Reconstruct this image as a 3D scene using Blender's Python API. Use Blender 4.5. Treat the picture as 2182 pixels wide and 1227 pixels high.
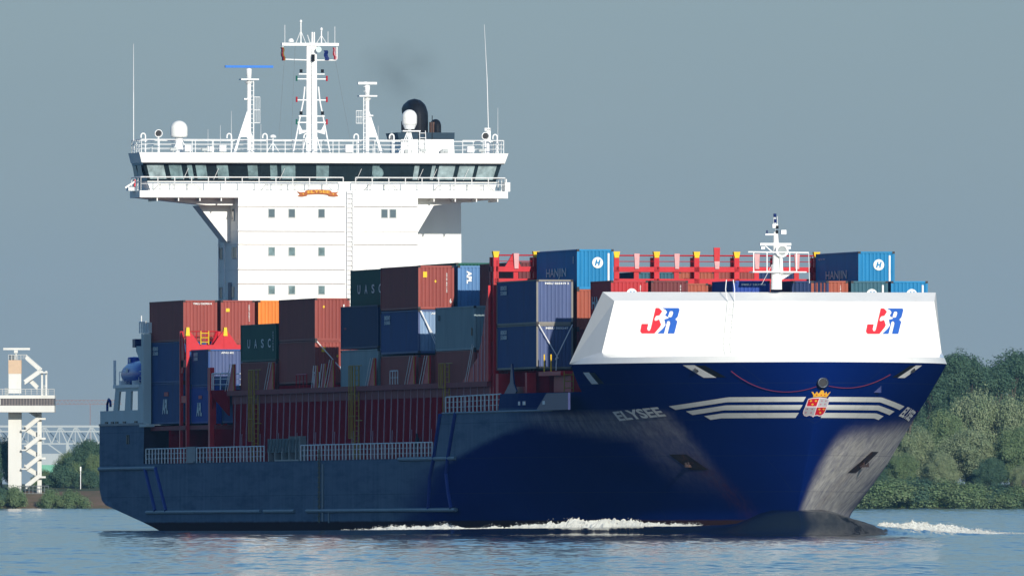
import bpy, bmesh, math, random
from mathutils import Vector, Matrix, noise
R = math.radians
random.seed(7)
for o in list(bpy.data.objects): bpy.data.objects.remove(o)
SC = bpy.context.scene
COL = SC.collection

# ------------------------------------------------------------------ camera
# world frame = ship frame: X forward (bow), Y to port, Z up, water at Z=0
FPX, SN = 43500.0, 0.213
CN = math.sqrt(1 - SN*SN)
CAMP = Vector((1438.23, -296.0, 3.3))
FWD = Vector((-CN, SN, 0.0)); RGT = Vector((SN, CN, 0.0))
cam = bpy.data.cameras.new('camera'); camo = bpy.data.objects.new('camera', cam); COL.objects.link(camo)
cam.sensor_width = 36.0; cam.lens = 36.0*FPX/2182.0
cam.clip_start = 1.0; cam.clip_end = 40000.0
pitch = math.atan((1030.0-613.5)/FPX)
look = (FWD*math.cos(pitch) + Vector((0, 0, math.sin(pitch)))).normalized()
camo.location = CAMP
camo.rotation_euler = look.to_track_quat('-Z', 'Y').to_euler()
SC.camera = camo
SC.render.resolution_x = 1024; SC.render.resolution_y = 575

# ------------------------------------------------------------------ sun, sky, exposure
SUN_AZ, SUN_EL = 5.0, 17.0         # azimuth measured from the bow (+X) towards port (+Y)
w = bpy.data.worlds.new('World'); SC.world = w; w.use_nodes = True
wt = w.node_tree; wt.nodes.clear()
def N(t, typ, **kw):
    n = t.nodes.new(typ)
    for k, v in kw.items(): setattr(n, k, v)
    return n
sky = N(wt, 'ShaderNodeTexSky', sky_type='NISHITA', sun_disc=False)
sky.sun_elevation = R(SUN_EL); sky.sun_rotation = R(90.0 - SUN_AZ)
sky.air_density = 1.0; sky.dust_density = 0.6; sky.ozone_density = 2.0
tc = N(wt, 'ShaderNodeTexCoord'); sp = N(wt, 'ShaderNodeSeparateXYZ')
mr = N(wt, 'ShaderNodeMapRange'); mr.inputs[1].default_value = 0.0; mr.inputs[2].default_value = 0.22
mr.inputs[3].default_value = 0.96; mr.inputs[4].default_value = 0.06
nz = N(wt, 'ShaderNodeTexNoise'); nz.inputs['Scale'].default_value = 40.0; nz.inputs['Detail'].default_value = 3.0
mpp = N(wt, 'ShaderNodeMapping'); mpp.inputs['Scale'].default_value = (1, 1, 4)
hz = N(wt, 'ShaderNodeMix', data_type='RGBA'); hz.inputs[6].default_value = (3.80, 4.88, 5.70, 1); hz.inputs[7].default_value = (4.15, 5.15, 5.88, 1)
mx = N(wt, 'ShaderNodeMix', data_type='RGBA')
bg = N(wt, 'ShaderNodeBackground'); bg.inputs[1].default_value = 0.0675
wo = N(wt, 'ShaderNodeOutputWorld')
L = wt.links.new
L(tc.outputs['Generated'], sp.inputs[0]); L(sp.outputs['Z'], mr.inputs[0])
L(tc.outputs['Generated'], mpp.inputs[0]); L(mpp.outputs[0], nz.inputs['Vector']); L(nz.outputs[0], hz.inputs[0])
tn = N(wt, 'ShaderNodeMix', data_type='RGBA', blend_type='MULTIPLY'); tn.inputs[0].default_value = 1.0; tn.inputs[7].default_value = (.78, 1.35, 1.85, 1)
L(sky.outputs[0], tn.inputs[6]); L(mr.outputs[0], mx.inputs[0]); L(tn.outputs[2], mx.inputs[6]); L(hz.outputs[2], mx.inputs[7])
L(mx.outputs[2], bg.inputs[0]); L(bg.outputs[0], wo.inputs[0])
sl = bpy.data.lights.new('sun', 'SUN'); so = bpy.data.objects.new('sun', sl); COL.objects.link(so)
sl.energy = 4.9; sl.angle = R(0.53); sl.color = (1.0, 0.93, 0.82)
sd = Vector((math.cos(R(SUN_EL))*math.cos(R(SUN_AZ)), math.cos(R(SUN_EL))*math.sin(R(SUN_AZ)), math.sin(R(SUN_EL))))
so.rotation_euler = (-sd).to_track_quat('-Z', 'Y').to_euler(); so.location = (300, 60, 90)
SC.view_settings.view_transform = 'Standard'; SC.view_settings.look = 'None'
SC.view_settings.exposure = 0.0; SC.view_settings.gamma = 1.0
SC.cycles.volume_bounces = 1

# ------------------------------------------------------------------ helpers
def tag(o, label=None, cat=None, group=None, kind=None):
    if label: o['label'] = label
    if cat: o['category'] = cat
    if group: o['group'] = group
    if kind: o['kind'] = kind
    return o
def empty(name, loc=(0, 0, 0), parent=None):
    o = bpy.data.objects.new(name, None); COL.objects.link(o); o.location = loc; o.empty_display_size = 0.5
    if parent: o.parent = parent
    return o
class MB:
    def __init__(s): s.v = []; s.f = []; s.m = []; s.c = 0
    def face(s, idx): s.f.append(tuple(idx)); s.m.append(s.c)
    def add(s, pts): b = len(s.v); s.v.extend([tuple(p) for p in pts]); return b
    def quad(s, a, b, c, d): i = s.add([a, b, c, d]); s.face((i, i+1, i+2, i+3))
    def poly(s, pts): i = s.add(pts); s.face(range(i, i+len(pts)))
    def box(s, x0, x1, y0, y1, z0, z1):
        i = s.add([(x0,y0,z0),(x1,y0,z0),(x1,y1,z0),(x0,y1,z0),(x0,y0,z1),(x1,y0,z1),(x1,y1,z1),(x0,y1,z1)])
        for q in ((3,2,1,0),(4,5,6,7),(0,1,5,4),(1,2,6,5),(2,3,7,6),(3,0,4,7)): s.face([i+k for k in q])
        return s
    def hexa(s, p8):   # bottom ring 4, top ring 4
        i = s.add(p8)
        for q in ((3,2,1,0),(4,5,6,7),(0,1,5,4),(1,2,6,5),(2,3,7,6),(3,0,4,7)): s.face([i+k for k in q])
    def tube(s, p, q, r, n=6, r2=None, cap=True):
        p = Vector(p); q = Vector(q); d = (q-p)
        if d.length < 1e-6: return s
        d.normalize(); a = Vector((0,0,1)) if abs(d.z) < .9 else Vector((1,0,0))
        u = d.cross(a).normalized(); w_ = d.cross(u); r2 = r if r2 is None else r2
        i = s.add([p+(u*math.cos(2*math.pi*k/n)+w_*math.sin(2*math.pi*k/n))*r for k in range(n)] +
                  [q+(u*math.cos(2*math.pi*k/n)+w_*math.sin(2*math.pi*k/n))*r2 for k in range(n)])
        for k in range(n): s.face((i+k, i+(k+1)%n, i+n+(k+1)%n, i+n+k))
        if cap: s.face([i+k for k in range(n)][::-1]); s.face([i+n+k for k in range(n)])
        return s
    def path(s, pts, r, n=6):
        for a, b in zip(pts, pts[1:]): s.tube(a, b, r, n)
        return s
    def beam(s, p, q, wd, ht=None, up=(0,0,1)):
        p = Vector(p); q = Vector(q); ht = wd if ht is None else ht
        d = (q-p).normalized(); up = Vector(up)
        if abs(d.dot(up)) > .95: up = Vector((1,0,0))
        u = d.cross(up).normalized()*wd/2; w_ = u.cross(d).normalized()*ht/2
        i = s.add([p-u-w_, p+u-w_, p+u+w_, p-u+w_, q-u-w_, q+u-w_, q+u+w_, q-u+w_])
        for f in ((0,1,2,3),(7,6,5,4),(0,4,5,1),(1,5,6,2),(2,6,7,3),(3,7,4,0)): s.face([i+k for k in f])
        return s
    def prism(s, poly, ax, a, b):
        n = len(poly)
        def P(t, pq):
            if ax == 'x': return (t, pq[0], pq[1])
            if ax == 'y': return (pq[0], t, pq[1])
            return (pq[0], pq[1], t)
        i = s.add([P(a, q) for q in poly] + [P(b, q) for q in poly])
        s.face([i+k for k in range(n)][::-1]); s.face([i+n+k for k in range(n)])
        for k in range(n): s.face((i+k, i+(k+1)%n, i+n+(k+1)%n, i+n+k))
        return s
    def lathe(s, prof, c, n=16, ax='z'):
        c = Vector(c); rows = []
        for r, h in prof:
            row = []
            for k in range(n):
                a = 2*math.pi*k/n
                if ax == 'z': p = Vector((r*math.cos(a), r*math.sin(a), h))
                elif ax == 'x': p = Vector((h, r*math.cos(a), r*math.sin(a)))
                else: p = Vector((r*math.cos(a), h, r*math.sin(a)))
                row.append(c+p)
            rows.append(s.add(row))
        for a, b in zip(rows, rows[1:]):
            for k in range(n): s.face((a+k, a+(k+1)%n, b+(k+1)%n, b+k))
        s.face([rows[0]+k for k in range(n)][::-1]); s.face([rows[-1]+k for k in range(n)])
        return s
    def grid(s, rows):
        idx = [s.add(r) for r in rows]; n = len(rows[0])
        for a, b in zip(idx, idx[1:]):
            for k in range(n-1): s.face((a+k, a+k+1, b+k+1, b+k))
        return s
    def build(s, name, mats, parent=None, smooth=False, fix=True):
        me = bpy.data.meshes.new(name); me.from_pydata(s.v, [], s.f)
        if not isinstance(mats, (list, tuple)): mats = [mats]
        for m in mats: me.materials.append(m)
        if len(mats) > 1: me.polygons.foreach_set('material_index', s.m)
        if fix:
            bm = bmesh.new(); bm.from_mesh(me); bmesh.ops.recalc_face_normals(bm, faces=bm.faces); bm.to_mesh(me); bm.free()
        if smooth: me.polygons.foreach_set('use_smooth', [True]*len(me.polygons))
        me.update()
        o = bpy.data.objects.new(name, me); COL.objects.link(o)
        if parent: o.parent = parent
        return o

def railing(mb, pts, h=1.05, sp=1.0, rails=3, r=.026, rp=None):
    rp = rp or r
    for a, b in zip(pts, pts[1:]):
        a = Vector(a); b = Vector(b); ln = (b-a).length; n = max(1, round(ln/sp))
        for k in range(1, rails+1):
            z = Vector((0, 0, h*k/rails)); mb.tube(a+z, b+z, r*(1.25 if k == rails else .55), 4)
        for k in range(n+1):
            p = a.lerp(b, k/n); mb.tube(p, p+Vector((0, 0, h)), rp, 4)
def ladder(mb, a, b, wv, r=.03, step=.35):
    a = Vector(a); b = Vector(b); wv = Vector(wv)
    mb.tube(a-wv, b-wv, r, 4); mb.tube(a+wv, b+wv, r, 4)
    n = int((b-a).length/step)
    for k in range(n): p = a.lerp(b, (k+.5)/n); mb.tube(p-wv, p+wv, r*.8, 4)

# ------------------------------------------------------------------ materials
MATS = {}
def mat(name, col, rough=.5, metal=0.0, var=.12, scale=3.0, dirt=None, dirtamt=0.0, spec=.18, bump=0.0, streak=False, coat=0.0, objvar=0.0):
    if name in MATS: return MATS[name]
    m = bpy.data.materials.new(name); m.use_nodes = True; t = m.node_tree; b = t.nodes['Principled BSDF']
    b.inputs['Roughness'].default_value = rough; b.inputs['Metallic'].default_value = metal
    b.inputs['Specular IOR Level'].default_value = spec; b.inputs['Coat Weight'].default_value = coat
    tc = N(t, 'ShaderNodeTexCoord'); mp = N(t, 'ShaderNodeMapping'); L = t.links.new
    mp.inputs['Scale'].default_value = (1, 1, .25) if streak else (1, 1, 1)
    L(tc.outputs['Object'], mp.inputs[0])
    n1 = N(t, 'ShaderNodeTexNoise'); n1.inputs['Scale'].default_value = scale; n1.inputs['Detail'].default_value = 5; n1.inputs['Roughness'].default_value = .65
    L(mp.outputs[0], n1.inputs['Vector'])
    hsv = N(t, 'ShaderNodeHueSaturation'); hsv.inputs['Color'].default_value = (*col, 1)
    r = N(t, 'ShaderNodeMapRange'); r.inputs[1].default_value = .3; r.inputs[2].default_value = .7
    r.inputs[3].default_value = 1-var; r.inputs[4].default_value = 1+var
    L(n1.outputs[0], r.inputs[0])
    out = r.outputs[0]
    if objvar:
        oi = N(t, 'ShaderNodeObjectInfo'); r2 = N(t, 'ShaderNodeMapRange'); r2.inputs[3].default_value = 1-objvar; r2.inputs[4].default_value = 1+objvar
        L(oi.outputs['Random'], r2.inputs[0]); mm = N(t, 'ShaderNodeMath', operation='MULTIPLY'); L(out, mm.inputs[0]); L(r2.outputs[0], mm.inputs[1]); out = mm.outputs[0]
    L(out, hsv.inputs['Value']); res = hsv.outputs[0]
    if dirt:
        n2 = N(t, 'ShaderNodeTexNoise'); n2.inputs['Scale'].default_value = scale*.6; n2.inputs['Detail'].default_value = 8; n2.inputs['Roughness'].default_value = .7
        L(mp.outputs[0], n2.inputs['Vector'])
        r3 = N(t, 'ShaderNodeMapRange'); r3.inputs[1].default_value = .52; r3.inputs[2].default_value = .72; r3.inputs[3].default_value = 0; r3.inputs[4].default_value = dirtamt
        L(n2.outputs[0], r3.inputs[0]); mx = N(t, 'ShaderNodeMix', data_type='RGBA'); L(r3.outputs[0], mx.inputs[0]); L(res, mx.inputs[6]); mx.inputs[7].default_value = (*dirt, 1); res = mx.outputs[2]
    L(res, b.inputs['Base Color'])
    if bump:
        bp = N(t, 'ShaderNodeBump'); bp.inputs['Strength'].default_value = bump; bp.inputs['Distance'].default_value = .02
        L(n1.outputs[0], bp.inputs['Height']); L(bp.outputs[0], b.inputs['Normal'])
    MATS[name] = m; return m
RUST = (.16, .06, .03)
WHITE = mat('white_paint', (.80, .80, .77), .4, var=.03, scale=.6, dirt=(.55, .45, .35), dirtamt=.12, streak=True)
WHITE2 = mat('white_fittings', (.80, .81, .80), .45, var=.05, scale=2, dirt=(.5, .45, .4), dirtamt=.25)
GREYW = mat('grey_white_paint', (.52, .60, .60), .5, var=.06, scale=1, dirt=(.4, .3, .2), dirtamt=.15, streak=True)
GLOSSW = mat('glossy_white_deck', (.78, .78, .75), .16, var=.03, scale=.5, coat=.5)
LIPSTK = mat('red_paint', (.50, .012, .022), .45, var=.12, scale=1.5, dirt=RUST, dirtamt=.3)
DRED = mat('dark_red_paint', (.27, .005, .014), .6, var=.2, scale=1.2, dirt=(.12, .004, .010), dirtamt=.5, streak=True, spec=.0)
DREDL = mat('faded_red_paint', (.26, .055, .06), .55, var=.15, scale=1.2, dirt=(.2, .12, .1), dirtamt=.4, spec=.05)
STIFF = mat('pale_pink_stiffener', (.52, .34, .40), .6, var=.1, spec=.05)
YEL = mat('yellow_paint', (.78, .50, .02), .5, var=.1)
YELD = mat('weathered_yellow_paint', (.42, .27, .03), .55, var=.15)
BLACK = mat('black_paint', (.012, .014, .018), .45, var=.2)
FUNB = mat('dark_blue_grey_paint', (.02, .045, .07), .45, var=.15)
STEEL = mat('grey_steel', (.22, .25, .26), .5, metal=.3, var=.15)
FENDB = mat('blue_fender_paint', (.012, .035, .22), .5, var=.1)
NAVY = mat('navy_paint', (.008, .02, .11), .4, var=.1)
LETW = mat('white_lettering', (.75, .76, .74), .5, var=.06, scale=2, dirt=(.35, .38, .4), dirtamt=.5)
STRIPE = mat('off_white_stripe_paint', (.66, .68, .66), .5, var=.06, scale=1.5, dirt=(.35, .36, .34), dirtamt=.35)
LETF = mat('faded_white_lettering', (.62, .66, .64), .6, var=.2, scale=3)
LETR = mat('red_lettering', (.45, .02, .03), .5, var=.1)
LETB = mat('blue_lettering', (.02, .10, .42), .4, var=.04)
LOGR = mat('logo_red', (.66, .025, .04), .4, var=.04)
GOLD = mat('gold_paint', (.75, .40, .04), .5, var=.08)
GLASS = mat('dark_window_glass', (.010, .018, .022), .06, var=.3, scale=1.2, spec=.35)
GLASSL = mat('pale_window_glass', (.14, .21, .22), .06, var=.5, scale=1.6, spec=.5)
GLASSW = mat('sky_painted_glass', (.24, .31, .32), .08, var=.45, scale=1.8, spec=.8)  # sky showing through the wheelhouse is put into the base colour
WGREY = mat('porthole_grey', (.10, .14, .16), .12, var=.1)
CREAM = mat('domes_cream', (.80, .80, .76), .35, var=.03)
ORNG = mat('wooden_banner', (.36, .10, .025), .5, var=.2)
ROPE = mat('red_rope', (.20, .03, .05), .8)
SKIN = mat('person_dark_clothes', (.02, .025, .04), .8)

def attr_node(t, name):
    n = N(t, 'ShaderNodeAttribute'); n.attribute_name = name; return n

def hull_material():
    m = bpy.data.materials.new('hull_paint'); m.use_nodes = True; t = m.node_tree; L = t.links.new; b = t.nodes['Principled BSDF']
    tc = N(t, 'ShaderNodeTexCoord'); sp = N(t, 'ShaderNodeSeparateXYZ'); L(tc.outputs['Object'], sp.inputs[0])
    def noise(scale, sc, det=6, rg=.65):
        mp = N(t, 'ShaderNodeMapping'); mp.inputs['Scale'].default_value = scale; L(tc.outputs['Object'], mp.inputs[0])
        n = N(t, 'ShaderNodeTexNoise'); n.inputs['Scale'].default_value = sc; n.inputs['Detail'].default_value = det; n.inputs['Roughness'].default_value = rg
        L(mp.outputs[0], n.inputs['Vector']); return n.outputs[0]
    def rng(x, a, b_, c=0., d=1.):
        r = N(t, 'ShaderNodeMapRange'); r.inputs[1].default_value = a; r.inputs[2].default_value = b_; r.inputs[3].default_value = c; r.inputs[4].default_value = d; L(x, r.inputs[0]); return r.outputs[0]
    def mix(f, a, b_):
        n = N(t, 'ShaderNodeMix', data_type='RGBA'); L(f, n.inputs[0])
        for k, c in ((6, a), (7, b_)):
            if isinstance(c, tuple): n.inputs[k].default_value = (*c, 1)
            else: L(c, n.inputs[k])
        return n.outputs[2]
    def mul(a, b_):
        n = N(t, 'ShaderNodeMath', operation='MULTIPLY'); L(a, n.inputs[0])
        if isinstance(b_, float): n.inputs[1].default_value = b_
        else: L(b_, n.inputs[1])
        return n.outputs[0]
    def add(a, b_):
        n = N(t, 'ShaderNodeMath', operation='ADD'); L(a, n.inputs[0]); L(b_, n.inputs[1]); n.use_clamp = True; return n.outputs[0]
    navy = mix(noise((.3, .3, 1), .8), (.0015, .012, .105), (.002, .016, .135))
    grey = mix(rng(noise((1, 1, .12), 1.1), .3, .7), (.125, .175, .235), (.170, .220, .290))
    grey = mix(rng(noise((.15, 1, 1), 1.3), .45, .75, 0., .5), grey, (.035, .07, .13))
    fade = attr_node(t, 'faded').outputs['Fac']
    fd = add(mul(rng(noise((.5, .5, 1), .5), .2, .8, -.09, .09), mul(fade, 1.0)), fade)
    base = mix(fd, navy, grey); b.inputs['Specular IOR Level'].default_value = 0.0
    wear_glare = attr_node(t, 'wear_glare').outputs['Fac']  # worn paint, plus sun glare painted on the port flare
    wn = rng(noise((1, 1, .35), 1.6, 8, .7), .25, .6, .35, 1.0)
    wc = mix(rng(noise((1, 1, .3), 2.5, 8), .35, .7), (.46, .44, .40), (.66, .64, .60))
    base = mix(mul(wear_glare, wn), base, wc)
    rustn = mul(attr_node(t, 'rust').outputs['Fac'], rng(noise((1, 1, .3), 3.0, 8, .75), .35, .65))
    base = mix(rustn, base, (.12, .035, .012))
    # plate seams
    br = N(t, 'ShaderNodeTexBrick'); mp = N(t, 'ShaderNodeMapping'); mp.inputs['Rotation'].default_value = (R(90), 0, 0)
    L(tc.outputs['Object'], mp.inputs[0]); L(mp.outputs[0], br.inputs['Vector'])
    br.inputs['Scale'].default_value = 1.0; br.inputs['Brick Width'].default_value = 9.0; br.inputs['Row Height'].default_value = 2.3; br.inputs['Mortar Size'].default_value = .02
    br.inputs['Mortar Smooth'].default_value = .6
    base = mix(mul(br.outputs['Fac'], .45), base, (.03, .05, .08))
    # boot topping below the old waterline
    zz = add(sp.outputs['Z'], mul(noise((.2, .2, .2), 3.), .12))
    boot = rng(zz, .50, .62, 1., 0.)
    base = mix(boot, base, mix(noise((1, 1, 1), 1.5), (.035, .02, .022), (.06, .028, .028)))
    L(base, b.inputs['Base Color'])
    L(rng(noise((1, 1, 1), .6), .3, .7, .30, .45), b.inputs['Roughness'])
    wr = N(t, 'ShaderNodeBump'); wr.inputs['Strength'].default_value = .35; wr.inputs['Distance'].default_value = .03
    L(noise((.35, .35, 1), .9, 2), wr.inputs['Height']); L(wr.outputs[0], b.inputs['Normal'])
    return m
HULLM = hull_material()

# text and flat artwork -------------------------------------------------
TCACHE = {}
def text_geo(s, bold=.02, shear=0.):
    k = (s, bold, shear)
    if k in TCACHE: return TCACHE[k]
    cu = bpy.data.curves.new('t', 'FONT'); cu.body = s; cu.size = 1; cu.offset = bold; cu.resolution_u = 3; cu.shear = shear
    o = bpy.data.objects.new('t', cu); COL.objects.link(o)
    dg = bpy.context.evaluated_depsgraph_get(); me = bpy.data.meshes.new_from_object(o.evaluated_get(dg))
    bm = bmesh.new(); bm.from_mesh(me); bmesh.ops.triangulate(bm, faces=bm.faces)
    bmesh.ops.remove_doubles(bm, verts=bm.verts, dist=1e-4)
    bm.verts.ensure_lookup_table()
    V = [(v.co.x, v.co.y) for v in bm.verts]; F = [[v.index for v in f.verts] for f in bm.faces]; bm.free()
    bpy.data.objects.remove(o); bpy.data.curves.remove(cu); bpy.data.meshes.remove(me)
    x0 = min(v[0] for v in V); x1 = max(v[0] for v in V); y0 = min(v[1] for v in V); y1 = max(v[1] for v in V)
    V = [((x-x0)/(x1-x0), (y-y0)/(y1-y0)) for x, y in V]
    TCACHE[k] = (V, F); return TCACHE[k]
def tri_poly(poly):
    from mathutils.geometry import tessellate_polygon
    t = tessellate_polygon([[Vector((x, y, 0)) for x, y in poly]])
    return [(p[0], p[1]) for p in poly], [list(f) for f in t]
def map_geo(mb, VF, fn, sub=0.0):
    V, F = VF; b = len(mb.v)
    if sub:
        bm = bmesh.new(); vs = [bm.verts.new((x, y, 0)) for x, y in V]
        for f in F:
            try: bm.faces.new([vs[i] for i in f])
            except ValueError: pass
        for _ in range(6):
            es = [e for e in bm.edges if e.calc_length() > sub]
            if not es: break
            bmesh.ops.subdivide_edges(bm, edges=es, cuts=1); bmesh.ops.triangulate(bm, faces=bm.faces)
        bm.verts.index_update(); V = [(v.co.x, v.co.y) for v in bm.verts]; F = [[v.index for v in f.verts] for f in bm.faces]; bm.free()
    for x, y in V: mb.v.append(tuple(fn(x, y)))
    for f in F: mb.face([b+i for i in f])
def label_end(parent, s, x, y, z, wd, ht, m, bold=.02, name='lettering', vert=False):   # faces +X
    mb = MB()
    if vert: map_geo(mb, text_geo(s, bold), lambda a, b: (x, y + b*wd, z + ht - a*ht))
    else: map_geo(mb, text_geo(s, bold), lambda a, b: (x, y + a*wd, z + b*ht))
    return mb.build(name, m, parent, fix=False)
def label_side(parent, s, x, y, z, wd, ht, m, bold=.02, name='lettering'):   # faces -Y
    mb = MB(); map_geo(mb, text_geo(s, bold), lambda a, b: (x + a*wd, y, z + b*ht))
    return mb.build(name, m, parent, fix=False)

# ------------------------------------------------------------------ the ship
TR = 0.003
SHIP_TOPS = []
def on_ship(o):
    """give a top-level thing on board the ship's slight trim by the stern"""
    M = Matrix.Rotation(-TR, 4, 'Y')
    SHIP_TOPS.append(o)
    o.matrix_world = M @ Matrix.LocRotScale(o.location, o.rotation_euler, o.scale)
    return o
SHIP = empty('container_ship')
tag(SHIP, 'large dark blue container ship with white bridge tower and white raised bow, sailing past', 'ship')
def P(mb, name, m, parent=SHIP, **k): return mb.build(name, m, parent, **k)

HB = 12.6
HT = [(-3, 104, 164, 2.0, 1.0), (1.0, 112, 166.0, 2.25, 1.0), (4.2, 122, 168.8, 2.75, .92), (7.65, 138, 171.9, 2.4, .75), (10.53, 145, 173.5, 2.85, .62)]
def hpar(Z):
    if Z <= HT[0][0]: return HT[0][1:]
    for a, b in zip(HT, HT[1:]):
        if Z <= b[0]:
            t = (Z-a[0])/(b[0]-a[0]); return [p+(q-p)*t for p, q in zip(a[1:], b[1:])]
    return HT[-1][1:]
def hb(X, Z):
    Xm, Xe, n, m = hpar(Z)
    if X <= Xm: return HB
    if X >= Xe: return 0.
    return HB*max(0, 1-((X-Xm)/(Xe-Xm))**n)**m
def hX(Y, Z):
    Xm, Xe, n, m = hpar(Z); q = min(1, abs(Y)/HB)
    return Xm+(Xe-Xm)*max(0, 1-q**(1/m))**(1/n)
def smooth(a, b, x):
    t = max(0., min(1., (x-a)/(b-a))); return t*t*(3-2*t)

def make_hull():
    mb = MB(); fad = []; wea = []; rus = []
    def attrs(X, Y, Z, port):
        # faded grey aft of the arc where the flare begins
        arc = 4.3 + (X-117.5)*.105 - max(0, X-135)*.045
        f = smooth(-.25, .22, Z-arc) if X > 100 else 1.
        if X > 100: f = max(f, 1-smooth(104, 120, X + (4.65-Z)*3.0*0 + (4-Z)*2.2))
        f *= 1-smooth(134, 150, X)
        if Z > 7.7: f *= .25
        ax = abs(X)
        if port: wv = smooth(138, 150, X)*(1-smooth(164.0, 166.0, X-(Z-1)*.60))*(1-smooth(5.4, 7.3, Z+(X-158)*.05))*(1-.55*smooth(.3, .8, noise.noise(Vector((X*.35, 2, Z*.8+X*.3)))+.5)*smooth(158, 148, X))  # port: wider than the real wear, sun glare put into the colour
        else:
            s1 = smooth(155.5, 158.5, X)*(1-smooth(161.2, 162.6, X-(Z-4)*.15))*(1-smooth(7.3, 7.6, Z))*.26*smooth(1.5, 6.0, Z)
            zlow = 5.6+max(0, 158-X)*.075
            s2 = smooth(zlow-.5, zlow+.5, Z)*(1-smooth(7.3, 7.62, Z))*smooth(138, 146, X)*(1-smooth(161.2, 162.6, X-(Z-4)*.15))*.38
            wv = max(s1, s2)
        rs = 0
        if 156 < X < 164 and Z < 5.2:
            rs = smooth(1.6, 0, abs(X-160.8-(4-Z)*.25))*smooth(-.5, 2.2, Z)*(1-smooth(4.2, 5.2, Z))*(.42 if not port else .25)
        return f, wv, rs
    def put(rows, port):
        for r in rows:
            for (X, Y, Z) in r:
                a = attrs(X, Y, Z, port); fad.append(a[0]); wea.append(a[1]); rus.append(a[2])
        mb.grid(rows)
    nb = 90
    def XA(Z): return 113.5 + max(0, Z-4.65)/2.85*3.0
    lv1 = [-3, -2, -1, -.4] + [i*.3 for i in range(0, 25)] + [7.5, 7.65]
    for s in (-1, 1):
        rows = []
        for Z in lv1:
            Xe = hpar(Z)[1]; xa = XA(Z)
            rows.append([(xa+(Xe-xa)*(1-(1-k/nb)**2.4), s*hb(xa+(Xe-xa)*(1-(1-k/nb)**2.4), Z) if k < nb else 0., Z) for k in range(nb+1)])
        put(rows, s > 0)
        for z0, z1, x0f, nn in ((7.65, 8.75, lambda Z: 134+(Z-7.65)*.6, 5), (8.75, 10.53, lambda Z: 154.5, 8)):
            rows = []
            for i in range(nn+1):
                Z = z0+(z1-z0)*i/nn; Xe = hpar(Z)[1]; xa = x0f(Z)
                rows.append([(xa+(Xe-xa)*(1-(1-k/60)**2.2), s*hb(xa+(Xe-xa)*(1-(1-k/60)**2.2), Z) if k < 60 else 0., Z) for k in range(61)])
            put(rows, s > 0)
        # parallel middle body and stern
        def zb(X):
            pts = [(-.85, 2.9), (0.0, 2.1), (1.5, 1.75), (17, .35), (26, -.6), (34, -3)]
            if X >= 34: return -3
            for a, b in zip(pts, pts[1:]):
                if X <= b[0]: return a[1]+(b[1]-a[1])*(X-a[0])/(b[0]-a[0])
        xs = [-.85, -.5, 0, .7, 1.5, 4, 8, 12, 15.5, 19, 23, 28, 34]+list(range(40, 112, 6))+[113.5]
        zr = [0, .15, .3, .45, .6, .75, .9, 1]
        put([[(X, s*HB, zb(X)+(4.65-zb(X))*q) for X in xs] for q in zr], False)
        xs2 = [-.85, 0, 4, 8, 12, 15.3]
        put([[(X+(0.25*q if X > 15 else 0), s*HB, 4.65+2.85*q) for X in xs2] for q in (0, .25, .5, .75, 1)], False)
        # inner faces giving the raised parts thickness
    # transom
    put([[(-.85, -HB+2*HB*k/8, z) for k in range(9)] for z in (2.9, 4.2, 5.8, 7.5)], False)
    for a, b in (((-.85, 2.9), (0, 2.1)), ((0, 2.1), (1.5, 1.75)), ((1.5, 1.75), (17, .35)), ((17, .35), (26, -.6)), ((26, -.6), (34, -3))):
        put([[(a[0], -HB+2*HB*k/8, a[1]) for k in range(9)], [(b[0], -HB+2*HB*k/8, b[1]) for k in range(9)]], False)
    o = mb.build('hull', HULLM, SHIP, smooth=True, fix=False)
    me = o.data
    for nm, arr in (('faded', fad), ('wear_glare', wea), ('rust', rus)):
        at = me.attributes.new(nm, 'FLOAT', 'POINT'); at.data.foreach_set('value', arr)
    bm = bmesh.new(); bm.from_mesh(me); bmesh.ops.remove_doubles(bm, verts=bm.verts, dist=.002)
    bmesh.ops.recalc_face_normals(bm, faces=bm.faces)
    for e in bm.edges:
        if len(e.link_faces) == 2 and e.calc_face_angle(0) > R(25): e.smooth = False
        z = [v.co.z for v in e.verts]
        if abs(z[0]-7.65) < .01 and abs(z[1]-7.65) < .01: e.smooth = False
    bm.to_mesh(me); bm.free()
    # decks
    d = MB(); d.box(-.6, 113.6, -HB+.05, HB-.05, 4.45, 4.6)
    d.box(-.6, 15.3, -HB+.05, HB-.05, 7.2, 7.42)
    P(d, 'deck', DRED)
    d = MB()
    def edge(Z, x0): return [(x0+(hpar(Z)[1]-x0)*(1-(1-k/40)**2.2)) for k in range(41)]
    for Z, x0 in ((7.45, 116.8), (10.43, 154.6)):
        xs = edge(Z, x0); top = [[(x, -max(hb(x, Z)-.06, 0), Z) for x in xs], [(x, max(hb(x, Z)-.06, 0), Z) for x in xs]]
        d.grid(top)
    # step bulkheads
    d.quad((113.6, -HB+.02, 4.6), (113.6, HB-.02, 4.6), (116.7, HB-.02, 7.45), (116.7, -HB+.02, 7.45))
    d.quad((15.45, -HB+.02, 4.6), (15.45, HB-.02, 4.6), (15.45, HB-.02, 7.42), (15.45, -HB+.02, 7.42))
    P(d, 'forecastle_deck', mat('bulkhead_dark', (.03, .02, .04), .6))
make_hull()

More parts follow.
